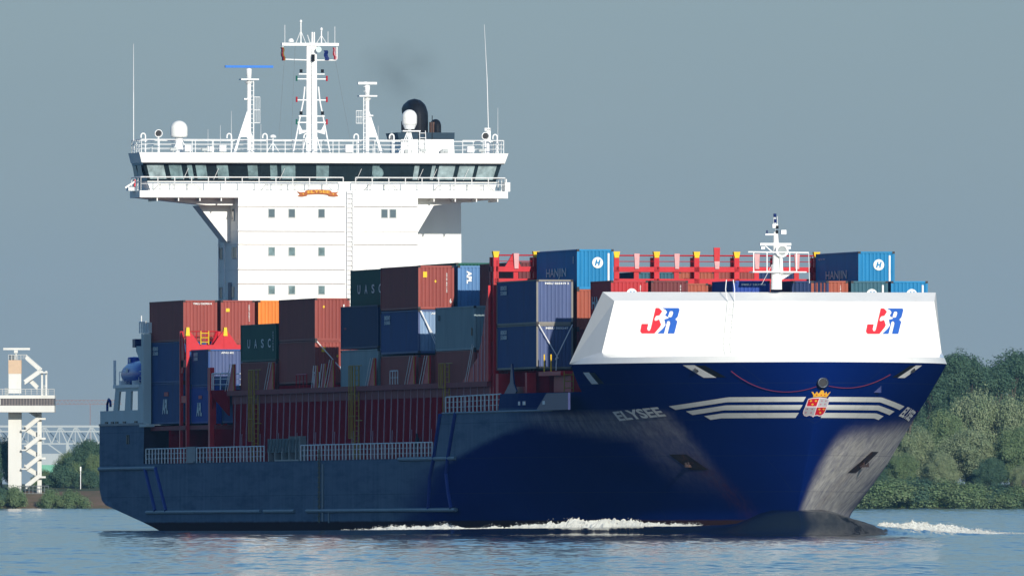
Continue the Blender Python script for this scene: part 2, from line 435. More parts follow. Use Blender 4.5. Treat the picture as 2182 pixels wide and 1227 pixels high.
# fenders along the side
def halfround(mb, pts, r=.14):
    mb.path(pts, r, 8)
GH = mat('hull_grey_blue', (.12, .17, .22), .45, var=.15, scale=1)
y = -HB-.03
for nm, pts in (('side_fender', [(16.7, y, 1.22), (57, y, 1.22)]), ('side_fender', [(58.2, y, 1.22), (68.6, y, 1.22)]), ('side_fender', [(72.6, y, 1.22), (121, y, 1.22)]), ('side_fender', [(-.8, y, 4.35), (20, y, 4.35)]), ('side_fender', [(103, y, 4.62), (121, y, 4.62)])):
    b = MB(); halfround(b, pts); P(b, nm, GH)
for pts in ([(16.2, y, 4.3), (19.9, y, 1.3)], [(20.0, y, 4.3), (23.8, y, 1.3)],
            [(116.2, y, 7.5), (114.2, y, 4.7)], [(121.0, y, 7.55), (118.7, y, 4.7)],
            [(114.2, y, 4.6), (113.0, y, 3.4), (112.5, y, 1.3)], [(118.7, y, 4.6), (118.1, y, 3.6), (118.9, y, 2.2), (119.7, y, 1.3)]):
    b = MB(); halfround(b, pts, .17); P(b, 'vertical_fender', FENDB)
b = MB()
for s in (-1, 1):
    b = MB(); b.box(-.85, 15.5, s*(HB-.03)-.09, s*(HB-.03)+.09, 7.42, 7.58); P(b, 'gunwale', GH)
    b = MB(); b.path([(116.7+i*.85, s*(HB+.01) if 116.7+i*.85 < 139 else s*(hb(116.7+i*.85, 7.65)+.02), 7.6) for i in range(38)], .07, 6); P(b, 'gunwale', GH)
b = MB()
for x0, x1 in ((31.0, 33.9), (38.3, 38.6)):
    b.box(x0, x1, -HB-.12, -HB+.3, 4.66, 4.78)
b.box(30.8, 34.0, -HB-.02, -HB+.15, 4.7, 5.8)
P(b, 'side_bulwark', GH)

# bulwark thickness behind the raised sides
b = MB()
for s in (-1, 1):
    b.box(134.3, 154.4, s*(HB-.22) if s > 0 else -HB+.05, s*HB-.05 if s > 0 else -HB+.22, 8.72, 8.9) if False else None
    rows = []
    for z in (7.5, 8.73):
        rows.append([(134.4+20.0*k/20, s*(hb(134.4+20*k/20, z)-.12), z) for k in range(21)])
    b.grid(rows)
    rows = [[(134.4+20.0*k/20, s*(hb(134.4+20*k/20, 8.75)-.12), 8.75) for k in range(21)], [(134.4+20.0*k/20, s*hb(134.4+20*k/20, 8.75), 8.75) for k in range(21)]]
    b.grid(rows)
P(b, 'bulwark', FENDB)

# marks on the bow -------------------------------------------------------
def on_hull(Y, Z, off=.03):     # frontal projection on to the bow shell
    X = hX(Y, Z); e = .05
    t = Vector((hX(abs(Y)+e, Z)-hX(abs(Y)-e if abs(Y) > e else 0, Z), e+(e if abs(Y) > e else abs(Y)), 0))
    n = Vector((t.y, -t.x, 0)).normalized(); s = 1 if Y >= 0 else -1
    return (X+n.x*off, Y+s*n.y*off, Z)
def droop(Y): a = max(0, abs(Y)-5.0); return -.20*a if a < 9 else 0
for (zt, zb_, yi_l, yi_r, ye) in ((8.31, 8.00, -.78, .68, 7.73), (7.80, 7.49, -.90, .58, 6.83), (7.30, 6.98, -1.02, .46, 5.87)):
    for s in (-1, 1):
        mb = MB(); a = abs(yi_l) if s < 0 else yi_r; rows = []
        for k in range(41):
            t = k/40; row = []
            for j, z in enumerate((zt, (zt+zb_)/2, zb_)):
                yy = a+(ye-.38*j/2-a)*t; yy += (.12 if s < 0 else -.12)*(1-t)*j/2
                row.append(on_hull(s*yy, z+droop(yy)))
            rows.append(row)
        mb.grid(rows); mb.build('bow_stripe', STRIPE, SHIP, fix=False)
def hull_text(s, x_at, zc, h, side):
    mb = MB()
    # x_at(a): station of the letter at fraction a of the word
    def fn(a, b_):
        X = x_at(a); Z = zc(a)+(b_-.5)*h; return (X+.012, side*(hb(X, Z)+.035), Z)
    map_geo(mb, text_geo(s, .035), fn, sub=.06); return mb.build('name_lettering', LETW, SHIP, fix=False)
hull_text('ELYSEE', lambda a: 156.9+5.2*a, lambda a: 7.15+.28*a, .60, -1)
hull_text('ELYSEE', lambda a: 162.3-5.0*a, lambda a: 7.45-.32*a, .60, 1)

def crest():
    root = empty('coat_of_arms', parent=SHIP)
    def lay(poly, m, off, name='emblem_field'):
        mb = MB(); map_geo(mb, tri_poly(poly), lambda a, b_: on_hull(a, b_, off), sub=.15)
        return mb.build(name, m, root, fix=False)
    # work in picture units of the enlargement: 1 unit = 1/12.27 px = 0.00245 m
    def q(pts): return [((x-600)*.00247+.03, 8.49-(y-520)*.00243) for x, y in pts]
    CR = mat('crest_white', (.72, .62, .66), .5, var=.05); CRED = mat('crest_red', (.55, .01, .025), .5, var=.05); CG = mat('crest_grey', (.42, .43, .46), .5, var=.05); CP = mat('crest_rose', (.42, .12, .18), .5)
    outer = [(330,650),(420,622),(610,605),(780,625),(885,662),(865,790),(835,940),(800,1040),(740,1095),(680,1108),(610,1085),(560,1095),(525,1128),(490,1098),(430,1080),(370,1108),(310,1085),(270,1020),(272,940),(300,800)]
    lay(q(outer), CR, .05, 'shield')
    lay(q([(345,665),(430,645),(592,637),(552,838),(325,836)]), CRED, .065)
    lay(q([(612,630),(780,645),(862,675),(832,846),(580,846)]), CG, .065)
    lay(q([(305,862),(548,868),(530,1080),(490,1075),(430,1058),(370,1085),(320,1065),(290,1000)]), CG, .065)
    lay(q([(572,872),(812,868),(805,960),(775,1030),(720,1072),(660,1078),(610,1060),(555,1072)]), CRED, .065)
    def fleur(x, y, s=1.):
        return q([(x, y-38*s), (x+14*s, y-18*s), (x+36*s, y-12*s), (x+22*s, y+10*s), (x+8*s, y+12*s), (x, y+38*s), (x-8*s, y+12*s), (x-22*s, y+10*s), (x-36*s, y-12*s), (x-14*s, y-18*s)])
    for x, y in ((405,705),(525,705),(455,795),(628,925),(748,920),(670,1012)): lay(fleur(x, y), GOLD, .08, 'fleur_emblem')
    for x, y in ((665,700),(778,700),(645,790),(762,785),(352,912),(468,915),(338,1005),(460,1008)):
        lay(q([(x, y-24), (x+22, y), (x, y+24), (x-22, y)]), CP, .08, 'rose_emblem')
    lay(q([(440,605),(445,560),(385,462),(430,468),(470,525),(520,455),(560,510),(590,470),(610,432),(650,415),(690,440),(705,490),(730,510),(765,455),(800,525),(840,485),(890,458),(830,560),(800,605),(620,590)]), GOLD, .05, 'crown')
    for x in (525, 632, 728): lay(q([(x-22, 545), (x, 528), (x+22, 545), (x, 565)]), CRED, .07, 'crown_jewel')
crest()

# white raised bow structure ---------------------------------------------
def bow_cover():
    A = {}
    ZE = 10.53
    # sheer rim: curved band following the deck edge, then whaleback sloping up to the foot of the screen
    xs = [154.5+(173.5-154.5)*(1-(1-k/36)**2.2) for k in range(37)]
    rim = [(x, hb(x, ZE) if k < 36 else 0) for k, x in enumerate(xs)]
    full = [(x, -yv) for x, yv in rim] + [(x, yv) for x, yv in reversed(rim[:-1])]
    mb = MB()
    def inner(x, yv, f): return (x-(x-157.5)*f*.035*3 if x > 159 else x, yv*(1-.012*f*3))
    r0 = [(x, yv*1.002, ZE-.02) for x, yv in full]
    r1 = [(154.5+(x-154.5)*.995 - .05, yv*.99, ZE+.36) for x, yv in full]
    mb.grid([r0, r1]); P(mb, 'bow_rim', WHITE, smooth=True)
    # whaleback deck: from the rim to the foot line of the screen
    fw = MB(); rows = []
    n = len(r1)
    foot = []
    for k, (x, yv, z) in enumerate(r1):
        t = k/(n-1)
        fy = max(-11.18, min(11.18, yv*.97))
        fx = 159.0; fz = 11.31 + .42*(1-(fy/11.18)**2)
        foot.append((min(fx, x) if abs(yv) < 11 else min(fx, x), fy, fz))
    kk = next(i for i, (x, yv) in enumerate(rim) if x > 159.6)
    r1w = r1[kk:len(r1)-kk]; foot = foot[kk:len(foot)-kk]
    foot[0] = (159.0, -11.2, 11.28); foot[-1] = (159.0, 11.2, 11.28)
    for f in [i/10 for i in range(11)]:
        rows.append([(a[0]+(b_[0]-a[0])*f, a[1]+(b_[1]-a[1])*f, a[2]+(b_[2]-a[2])*(f**1.0)) for a, b_ in zip(r1w, foot)])
    fw.grid(rows); P(fw, 'whaleback_deck', GLOSSW, smooth=True)
    # screen (front face), chamfer and side facets, as a hollow plate structure 0.15 m thick
    sc = MB()
    bl, br = (159.0, -11.2, 11.28), (159.0, 11.2, 11.28)
    tl, tr = (159.75, -10.55, 14.53), (159.75, 10.55, 14.53)
    kl, kr = (158.3, -11.0, 15.13), (158.3, 11.0, 15.13)
    al, ar = (154.5, -12.36, 10.53), (154.5, 12.36, 10.53)
    nseg = 12
    rows = [[(159.0-.0*k, -11.2+22.4*k/nseg, 11.28+.42*(1-((-11.2+22.4*k/nseg)/11.2)**2)) for k in range(nseg+1)], [(159.75, -10.55+21.1*k/nseg, 14.53) for k in range(nseg+1)]]
    sc.grid(rows)
    sc.quad(tl, tr, kr, kl)
    for a, k_, t_, b_ in ((al, kl, tl, bl), (ar, kr, tr, br)):
        # side facet, fanned to the rim line near the corner
        sc.poly([a, k_, t_, b_])
        s = 1 if a[1] > 0 else -1
        kk = next(i for i, (x, yv) in enumerate(rim) if x > 159.6)
        pts = [(154.5+(x-154.5)*.995-.05, s*yv*.99, ZE+.36) for x, yv in rim[:kk+1]]
        for p, q_ in zip(pts, pts[1:]): sc.poly([b_, p, q_])
        sc.poly([a, pts[0], b_])
    back = 0.18
    sc.quad((158.3-back, -10.9, 15.08), (158.3-back, 10.9, 15.08), (158.7-back, 11.0, 11.2), (158.7-back, -11.0, 11.2))
    sc.quad(kl, kr, (158.3-back, 10.9, 15.08), (158.3-back, -10.9, 15.08))
    for s in (-1, 1):
        sc.quad((154.4, s*12.2, 10.5), (158.2, s*10.85, 15.08), (158.55, s*10.9, 11.2), (156.5, s*11.7, 10.5))
        sc.quad((154.5, s*12.36, 10.53), (158.3, s*11.0, 15.13), (158.2, s*10.85, 15.08), (154.4, s*12.2, 10.5))
    so_ = P(sc, 'bow_screen', WHITE)
    # lettering on the screen
    def logo(y0, y1, z0, z1):
        root = empty('company_logo', parent=SHIP)
        def q(pts): return [(y0+(x-205)/(1300-205)*(y1-y0), z1-(y_-245)/(920-245)*(z1-z0)) for x, y_ in pts]
        def fn(a, b_): return (159.0+.75*(b_-11.28)/3.25+.03, a, b_)
        def lay(p, m, nm):
            mb = MB(); map_geo(mb, tri_poly(q(p)), fn); mb.build(nm, m, root, fix=False)
        lay([(612,245),(700,245),(740,270),(805,335),(735,440),(640,455),(600,520),(598,570),(630,585),(730,550),(790,685),(765,745),(615,920),(250,920),(205,860),(235,668),(425,668),(400,800),(430,850),(480,845),(505,790)], LOGR, 'letter')
        # blue letter with its two counters left open, built from strips
        lay([(800,245),(1270,245),(1300,290),(1255,480),(1190,545),(1130,520),(1060,490),(1095,470),(1125,370),(1105,330),(1050,325),(1020,345),(985,455),(985,485),(895,440),(950,350),(900,290)], LETB, 'letter')
        lay([(985,485),(1060,490),(1130,520),(1190,545),(1255,600),(1185,920),(995,920),(1055,640),(1035,595),(990,585),(960,610),(890,920),(700,920),(850,790),(925,690),(880,545),(1010,515)], LETB, 'letter')
    logo(-8.76, -6.24, 12.46, 14.09); logo(6.14, 8.53, 12.46, 14.09)
    # ladder up the screen, small rail on the whaleback
    b = MB(); ladder(b, (159.25, -3.0, 11.7), (159.9, -2.9, 14.6), (0, .22, 0), r=.022)
    b.path([(159.8, -3.12, 14.5), (159.6, -3.2, 15.3), (159.4, -3.1, 15.9)], .03, 5); b.path([(159.8, -2.68, 14.5), (159.6, -2.6, 15.3), (159.4, -2.65, 15.9)], .03, 5)
    P(b, 'ladder', WHITE2)
    b = MB(); ln = [(166-.5*i, 1.2+.55*i, 11.1+.05*i-.012*i*i) for i in range(5)]
    for p in ln: b.tube(p, (p[0], p[1], p[2]+.22), .02, 4)
    b.path([(p[0], p[1], p[2]+.22) for p in ln], .02, 4)
    P(b, 'deck_handrail', WHITE2)
bow_cover()

# mooring ports, fairleads, anchor pockets
def port_plate(X, Z, wd, ht, side, name, rake=.0):
    mb = MB(); rows = []
    for j in range(5):
        z = Z+ht*(j/4-.5); rows.append([(X-rake*(z-Z)+wd*(i/6-.5), side*(hb(X-rake*(z-Z)+wd*(i/6-.5), z)+.05), z) for i in range(7)])
    mb.grid(rows); return mb.build(name, WHITE2, SHIP, fix=False)
def pocket(X, Z, wd, ht, side, name, m, rake=0., off=.04):
    mb = MB(); rows = []
    for j in range(5):
        z = Z+ht*(j/4-.5); rows.append([(X-rake*(z-Z)+wd*(i/6-.5), side*(hb(X-rake*(z-Z)+wd*(i/6-.5), z)+off), z) for i in range(7)])
    mb.grid(rows); return mb.build(name, m, SHIP, fix=False)
for s in (-1, 1):
    pocket(157.6, 9.6, 1.3, .7, s, 'fairlead_recess', BLACK, .6)
    p = port_plate(157.0, 9.6, .95, .75, s, 'fairlead', .6)
    pocket(168.8, 9.95, 1.0, .75, s, 'mooring_recess', BLACK, .6)
    port_plate(168.3, 9.95, .8, .8, s, 'mooring_port', .6)
    mb = MB(); c = Vector((168.3, s*(hb(168.3, 10.05)+.10), 10.05)); mb.lathe([(.02, -.02), (.17, 0), (.02, .03)], c, 12, 'x'); mb.build('mooring_hole', BLACK, SHIP)
for X, wd in ((142.0, .5), (140.6, .25), (147.0, .7), (149.0, .4)):
    b = MB(); b.box(X-wd/2, X+wd/2, -hb(X, 8.1)-.08, -hb(X, 8.1)+.1, 7.98, 8.22); P(b, 'scupper', WHITE2)
b = MB(); b.lathe([(.24, 0), (.34, .10), (.37, .2), (.28, .26), (.24, .2), (.2, 0)], on_hull(.12, 9.2, -.05), 18, 'x'); P(b, 'bow_fairlead', mat('fairlead_dark', (.05, .06, .08), .3, metal=.5), smooth=True)
b = MB(); b.lathe([(.01, .2), (.26, .205)], on_hull(.12, 9.2, -.05), 18, 'x'); P(b, 'fairlead_hole', BLACK)
for s in (-1, 1):
    pk = pocket(160.2, 4.2, 1.9 if s > 0 else 1.6, 1.35 if s > 0 else 1.0, s, 'anchor_pocket', mat('pocket_dark', (.022, .018, .02), .7, var=.4, dirt=RUST, dirtamt=.6, scale=2), .7)
    ROOTA = empty('anchor', (160.2, s*(hb(160.2, 4.1)+.12), 4.1)); ROOTA.rotation_euler = (0, 0, s*math.atan2(3.2, 2.6)); ROOTA.scale = (.42, .6, .5)
    tag(ROOTA, 'rusty grey ship anchor stowed on the %s side of the bow' % ('left shaded' if s < 0 else 'right sunlit'), 'anchor', 'anchors at the bow')
    AM = mat('rusty_anchor', (.045, .035, .035), .8, var=.3, scale=6, dirt=RUST, dirtamt=.8)
    b = MB(); b.beam((0, 0, -.3), (0, 0, .75), .16, .14); b.build('shank', AM, ROOTA)
    b = MB(); b.prism([(-.8, -.45), (.8, -.45), (.72, .15), (.5, -.12), (-.5, -.12), (-.72, .15)], 'y', -.1, .12); b.build('flukes', AM, ROOTA)
    on_ship(ROOTA)
# anchor messenger rope
b = MB()
def sag(p, q, dz, n=14):
    out = []
    for k in range(n+1):
        t = k/n; yv = p[0]+(q[0]-p[0])*t; z = p[1]+(q[1]-p[1])*t-4*dz*t*(1-t); out.append(on_hull(yv, z, .12))
    return out
b.path(sag((-5.2, 9.95), (-.25, 8.95), .75), .018, 5); b.path(sag((.5, 9.0), (5.1, 9.75), .42), .018, 5)
ro = b.build('mooring_rope', ROPE); tag(ro, 'thin red messenger rope hanging in two bights across the bow above the crest', 'rope'); on_ship(ro)
b = MB(); b.box(-.02, .02, -.3, .3, 0, .45); b.tube((0, -.3, .45), (0, .3, .45), .05, 6); b.tube((0, -.3, 0), (0, -.3, .5), .05, 6); b.tube((0, .3, 0), (0, .3, .5), .05, 6)
o = b.build('boarding_bracket', NAVY, SHIP); o.location = on_hull(4.3, 8.6, .1)

# ------------------------------------------------------------------ cargo coaming, walkways, lashing bridges
b = MB(); b.box(44.2, 129.2, -12.0, 12.0, 4.6, 8.72)
P(b, 'hatch_coaming', DRED)
b = MB()
for k in range(40):
    x = 44.8+k*2.1
    b.beam((x-.12, -12.05, 4.65), (x+.55, -12.05, 9.3), .06, .08)
    if k % 3 == 1: b.beam((x+.6-.12, -12.04, 4.65), (x+.6+.05, -12.04, 6.6), .05, .04)
P(b, 'coaming_stiffener', STIFF)
b = MB(); b.box(43.8, 129.4, -12.35, -12.06, 9.28, 9.62); b.box(43.8, 129.4, 12.06, 12.35, 9.28, 9.62)
b.box(44.2, 129.2, -12.055, -12.0, 8.7, 9.3)
P(b, 'coaming_ledge', DREDL)
# hatch covers under each bay
BAYS = {'A': (14.5, 26.7), 'B': (29.5, 35.6), 'C': (46.9, 59.1), 'D': (60.1, 72.3), 'E': (80.9, 93.1), 'F': (94.0, 106.2), 'G': (111.6, 123.8), 'H': (130.8, 143.0), 'I': (150.4, 156.5)}
HATZ = {'C': 8.95, 'D': 9.85, 'E': 9.15, 'F': 8.95, 'G': 8.82}
for k, z in HATZ.items():
    b = MB(); b.box(BAYS[k][0]-.2, BAYS[k][1]+.2, -11.95, 11.95, 8.72, z); P(b, 'hatch_cover', DRED)
b = MB(); b.box(130.6, 143.2, -11.2, 11.9, 7.5, 10.22); P(b, 'hatch_cover', DRED)
b = MB(); b.box(150.2, 156.6, -9.9, 10.6, 10.45, 11.0) if False else None; b.box(150.2, 156.6, -9.4, 10.2, 7.5, 10.95); P(b, 'hatch_cover', DRED)
b = MB(); b.box(14.3, 38.4, -12.1, 12.0, 7.0, 7.3); P(b, 'hatch_cover', DREDL)
b = MB(); b.box(17.0, 44.2, -10.2, 10.2, 4.6, 7.0); P(b, 'deckhouse_block', DRED)
b = MB()
for x in (22, 26.5, 38): b.box(x, x+.5, -12.1, -10.2, 4.62, 7.0)
b.box(35.5, 37.0, -11.9, -11.6, 4.62, 6.9)
P(b, 'deck_pillar', DRED)

# triangular cell guides / fins standing on the coaming
def fin(X, h=1.85, w_=2.5, z0=9.62, m=LIPSTK):
    r = empty('lashing_fin', parent=SHIP)
    b = MB(); b.prism([(X-w_, z0), (X, z0), (X, z0+h), (X-.45, z0+h)], 'y', -12.35, -12.22); b.build('fin_plate', m, r)
    b = MB(); b.beam((X+.03, -12.37, z0), (X+.03, -12.37, z0+h), .05, .06); b.build('fin_edge', YELD, r)
    b = MB(); b.tube((X-w_-.3, -12.4, z0), (X-1.1, -12.4, z0+h), .03, 4); b.tube((X-w_+.5, -12.4, z0), (X-.35, -12.4, z0+h), .03, 4); b.build('fin_handrail', WHITE2, r)
for X in (46.3, 59.8, 80.2, 93.7, 106.5, 111.2): fin(X)
fin(74.9, 1.5, 1.5, m=LIPSTK); fin(77.6, 1.6, 1.8)
b = MB(); b.prism([(121.5, 9.62), (129.6, 9.62), (129.6, 15.9), (128.6, 14.2), (127.6, 12.4), (126.2, 11.2)], 'y', -12.3, -12.15)
P(b, 'gusset_wall', LIPSTK)
b = MB()
for x in (125.2, 126.6, 127.7, 128.7): b.tube((x, -12.34, 9.65), (x+.05, -12.34, {125.2: 10.8, 126.6: 11.5, 127.7: 12.6, 128.7: 14.3}[x]), .03, 4)
P(b, 'gusset_stiffener', STIFF)
b = MB(); b.tube((123.2, -12.34, 9.65), (125.2, -12.34, 12.0), .03, 4); b.tube((122.6, -12.34, 9.65), (124.8, -12.34, 12.1), .03, 4)
P(b, 'gusset_handrail', WHITE2)
# red fittings between bays
b = MB()
railing(b, [(67.5, -12.3, 9.65), (71.0, -12.3, 9.65)], .9, 1.1, 2, .035)
P(b, 'red_handrail', LIPSTK)
b = MB(); railing(b, [(98.5, -12.3, 9.65), (101.0, -12.3, 9.65)], .9, .9, 2, .03); P(b, 'coaming_handrail', WHITE2)
b = MB(); railing(b, [(73, -12.25, 9.65), (75, -12.25, 9.65)], 1.0, 1.0, 2, .03)
P(b, 'coaming_handrail', WHITE2)

def lashing_bridge(name, x0, x1, z0, ztop, zmid, ncell, p0, pitch, arms=True, lower=None):
    r = empty(name, parent=SHIP)
    for k in range(ncell+1):
        yv = p0+pitch*k
        b = MB(); b.box(x0, x0+.34, yv-.17, yv+.17, z0, ztop); b.box(x1-.34, x1, yv-.17, yv+.17, z0, ztop)
        if k == 0:
            for z in [z0+2.2*i for i in range(int((ztop-z0)/2.2))]: b.box(x0+.34, x1-.34, yv-.1, yv+.1, z, z+.3)
            b.box(x0, x1, yv+.02, yv+.1, ztop-1.7, ztop-.2)
        b.build('bridge_post', LIPSTK, r)
        c = MB(); c.hexa([(x1-.36, yv-.14, ztop-.02), (x1+.03, yv-.14, ztop-.02), (x1+.03, yv+.14, ztop-.02), (x1-.36, yv+.14, ztop-.02),
                          (x1-.36, yv-.22, ztop+.38), (x1+.05, yv-.22, ztop+.38), (x1+.05, yv+.22, ztop+.38), (x1-.36, yv+.22, ztop+.38)]); c.build('post_cap', YEL, r)
    b = MB(); b.box(x0, x1, p0-.17, p0+pitch*ncell+.17, zmid-.45, zmid-.12)
    for k in range(ncell):
        yv = p0+pitch*(k+.5); b.box(x1-.3, x1-.1, yv-.16, yv+.16, zmid-.95, zmid-.45)
    b.box(x0, x1, p0-.1, p0+pitch*ncell+.1, zmid-1.25, zmid-.9)
    b.build('walkway', LIPSTK, r)
    return r
LB = lashing_bridge('lashing_bridge', 128.9, 130.2, 7.5, 17.75, 17.25, 8, -11.9, 2.70)
b = MB(); railing(b, [(130.1, -11.7, 17.1), (130.1, 9.6, 17.1)], .78, 2.7, 2, .03); railing(b, [(129.0, -11.7, 17.1), (129.0, 9.6, 17.1)], .78, 2.7, 2, .03)
b.build('bridge_handrail', LIPSTK, LB)
PINK = mat('faded_pink_plate', (.62, .33, .33), .6, var=.1)
for k in range(8):
    yv = -11.9+2.7*(k+.5)
    if k == 0:
        b = MB(); b.prism([(yv-.8, 17.0), (yv+.35, 17.0), (yv+.05, 18.0), (yv-.2, 18.0)], 'x', 129.9, 130.1); b.build('stowage_fin', LIPSTK, LB)
    b = MB(); z1 = 18.0 if k != 5 else 17.5
    b.prism([(yv-.13, 17.0), (yv+.13, 17.0), (yv+.17, z1), (yv-.19, z1)], 'x', 130.15, 130.3); b.build('turnbuckle_rack', PINK, LB)
    if k == 5: b = MB(); b.prism([(yv-.19, 17.5), (yv+.17, 17.5), (yv+.2, 18.4), (yv-.22, 18.4)], 'x', 130.12, 130.28); b.build('turnbuckle_rack', LIPSTK, LB)
# aft lashing bridge: starboard cell with swept gusset arms
LB2 = empty('aft_lashing_bridge', parent=SHIP)
for k in range(5):
    yv = -12.35+2.7*k
    for x in (27.0, 29.25):
        b = MB(); b.box(x-.0, x+.3, yv, yv+.22, 4.65 if k == 0 else 7.3, 13.95); b.build('bridge_post', LIPSTK, LB2)
    c = MB(); c.hexa([(29.2, yv-.05, 13.6), (29.6, yv-.05, 13.6), (29.6, yv+.25, 13.6), (29.2, yv+.25, 13.6), (29.2, yv+.0, 14.2), (29.6, yv+.0, 14.2), (29.6, yv+.2, 14.2), (29.2, yv+.2, 14.2)]); c.build('post_cap', YEL, LB2)
    if k < 4:
        b = MB(); b.prism([(yv+.2, 12.55), (yv+2.7, 12.55), (yv+2.7, 14.0), (yv+2.3, 13.5), (yv+1.95, 12.98), (yv+.95, 12.98), (yv+.6, 13.5), (yv+.2, 14.0)], 'x', 29.3, 29.5); b.build('gusset_panel', LIPSTK, LB2)
b = MB()
for z in (8.9, 11.4): b.box(27.3, 29.25, -12.3, -12.2, z, z+.5)
b.prism([(27.3, 13.9), (27.7, 13.9), (28.5, 12.2), (27.9, 11.0), (27.3, 11.0)], 'y', -12.3, -12.2)
b.build('side_bracket', LIPSTK, LB2)
b = MB(); ladder(b, (29.65, -11.05, 13.0), (29.65, -11.05, 13.95), (0, .28, 0), .04, .3); b.build('ladder', YEL, LB2)
b = MB(); railing(b, [(28.0, -12.1, 12.98), (28.0, -9.8, 12.98)], .95, .8, 3, .03); b.tube((28.1, -10.2, 12.9), (28.3, -9.9, 13.9), .12, 6); b.build('bridge_handrail', LIPSTK, LB2)
b = MB(); b.box(27.0, 29.5, -12.4, -12.0, 7.3, 7.0); b.build('bridge_foot', DREDL, LB2)
# platform forward of the 20-foot stack
b = MB(); b.box(37.5, 38.1, -12.4, -11.95, 4.65, 9.7); b.box(37.3, 38.2, -12.4, -12.1, 9.7, 11.3); P(b, 'platform_post', LIPSTK)
b = MB(); b.box(37.5, 44.0, -12.3, -10.0, 9.45, 9.7); b.prism([(38.1, 8.4), (38.4, 9.2), (43.9, 7.9), (43.9, 9.45), (38.1, 9.45)], 'y', -12.25, -12.15); P(b, 'platform', DRED)
b = MB(); railing(b, [(38.35, -12.2, 9.72), (38.35, -10.2, 9.72)], 1.15, 2.0, 3, .035); railing(b, [(38.35, -12.3, 9.72), (44.3, -12.3, 9.72)], 1.15, 3, 3, .035); P(b, 'platform_handrail', WHITE2)
# yellow caged ladders on the coaming
for X in (53.6, 87.5, 116.6):
    b = MB(); zt = 11.0 if X < 100 else 10.9; zl = 6.1 if X < 100 else 9.3
    for dx in (-1.5, -1.0, -.5): b.tube((X+dx, -12.5, zl), (X+dx, -12.5, zt), .035, 4)
    b.tube((X-1.2, -12.3, 4.7), (X-1.2, -12.3, zt), .03, 4)
    b.tube((X+.2, -12.45, 4.7), (X+.2, -12.45, zt), .045, 4); b.tube((X+.35, -12.2, 4.7), (X+.35, -12.2, zt), .045, 4)
    for z in (zl, 7.6, 9.1, zt): 
        if z >= zl: b.tube((X-1.5, -12.5, z), (X+.2, -12.5, z), .03, 4)
    for k in range(18): b.tube((X+.2, -12.45, 4.9+k*.34), (X+.35, -12.2, 4.9+k*.34), .02, 4)
    b.tube((X+.2, -12.45, 7.3), (X+1.9, -12.3, 7.3), .03, 4); b.tube((X+.2, -12.4, zt), (X+2.2, -12.4, zt), .03, 4)
    P(b, 'caged_ladder', YELD)

# deck-edge railings
for pts in ([(15.8, -12.5, 4.66), (30.6, -12.5, 4.66)], [(34.0, -12.5, 4.66), (57.5, -12.5, 4.66)], [(70.0, -12.5, 4.66), (113.0, -12.5, 4.66)]):
    b = MB(); railing(b, pts, 1.05, 1.15, 3, .032, .058); P(b, 'deck_railing', WHITE2)
for s in (1,):
    b = MB(); railing(b, [(15.8, 12.5*s, 4.66), (113.0, 12.5*s, 4.66)], 1.05, 1.5, 3, .028, .04); P(b, 'deck_railing', WHITE2)
b = MB(); railing(b, [(117.0, -12.45, 7.62), (134.2, -12.45, 7.7)], 1.05, 1.25, 3, .032, .055); P(b, 'deck_railing', WHITE2)
b = MB(); b.prism([(134.3, 7.6), (138.5, 8.9), (137.6, 9.4), (137.1, 10.7), (136.8, 10.7), (136.5, 9.5), (134.3, 8.6)], 'y', -12.35, -12.25); P(b, 'breakwater_post', NAVY)
b = MB(); b.box(139.4, 154.3, -12.4, -12.25, 7.6, 8.7); P(b, 'inner_bulwark', NAVY)
# grey liferaft rack and gangway gear amidships
r = empty('gangway_gear', parent=SHIP)
b = MB(); b.box(58.4, 69.6, -12.45, -12.1, 5.25, 6.2); b.build('stowed_gangway', mat('gangway_grey', (.09, .14, .15), .6, var=.3, scale=2), r)
b = MB()
for x in (59, 61.2, 63.6, 66, 68.2, 69.5): b.box(x, x+.25, -12.55, -12.1, 4.66, 6.35 if x > 64 else 5.6)
b.box(61.5, 69.6, -12.6, -12.1, 4.66, 4.76); b.build('gangway_frame', STEEL, r)
b = MB()
for k in range(10): b.tube((59+k*1.1, -12.58, 5.3), (59.6+k*1.1, -12.58, 6.15), .04, 4)
b.build('gangway_brace', STEEL, r)
# pilot ladder
b = MB()
X = 77.0
b.tube((X-.2, -12.7, .4), (X-.2, -12.7, 5.4), .025, 4); b.tube((X+.2, -12.7, .4), (X+.2, -12.7, 5.4), .025, 4)
for k in range(15): b.box(X-.28, X+.28, -12.76, -12.66, .5+k*.33, .55+k*.33)
o = b.build('pilot_ladder', mat('rope_and_wood', (.22, .19, .12), .9, var=.3)); tag(o, 'rope pilot ladder hanging down the grey hull side amidships', 'ladder'); on_ship(o)
b = MB(); b.box(X+.9, X+1.25, -12.70, -12.6, .5, 4.4); b.box(X+3.0, X+3.2, -12.70, -12.6, .4, 1.2); P(b, 'side_recess', GH)

# draught marks
b = MB()
for k in range(9): map_geo(b, text_geo(str((k*2) % 10), .02), (lambda k: (lambda a, c: (74.9+a*.2, -12.64, .5+k*.2+c*.14)))(k))
b.build('draught_marks', BLACK, SHIP, fix=False)

# ------------------------------------------------------------------ stern structure
b = MB()
prof = [(-.85, 7.5), (-.85, 8.55), (4.1, 8.6), (4.9, 10.35), (14.7, 10.35), (14.7, 14.2), (12.4, 13.9), (14.2, 12.9), (14.7, 12.4)]
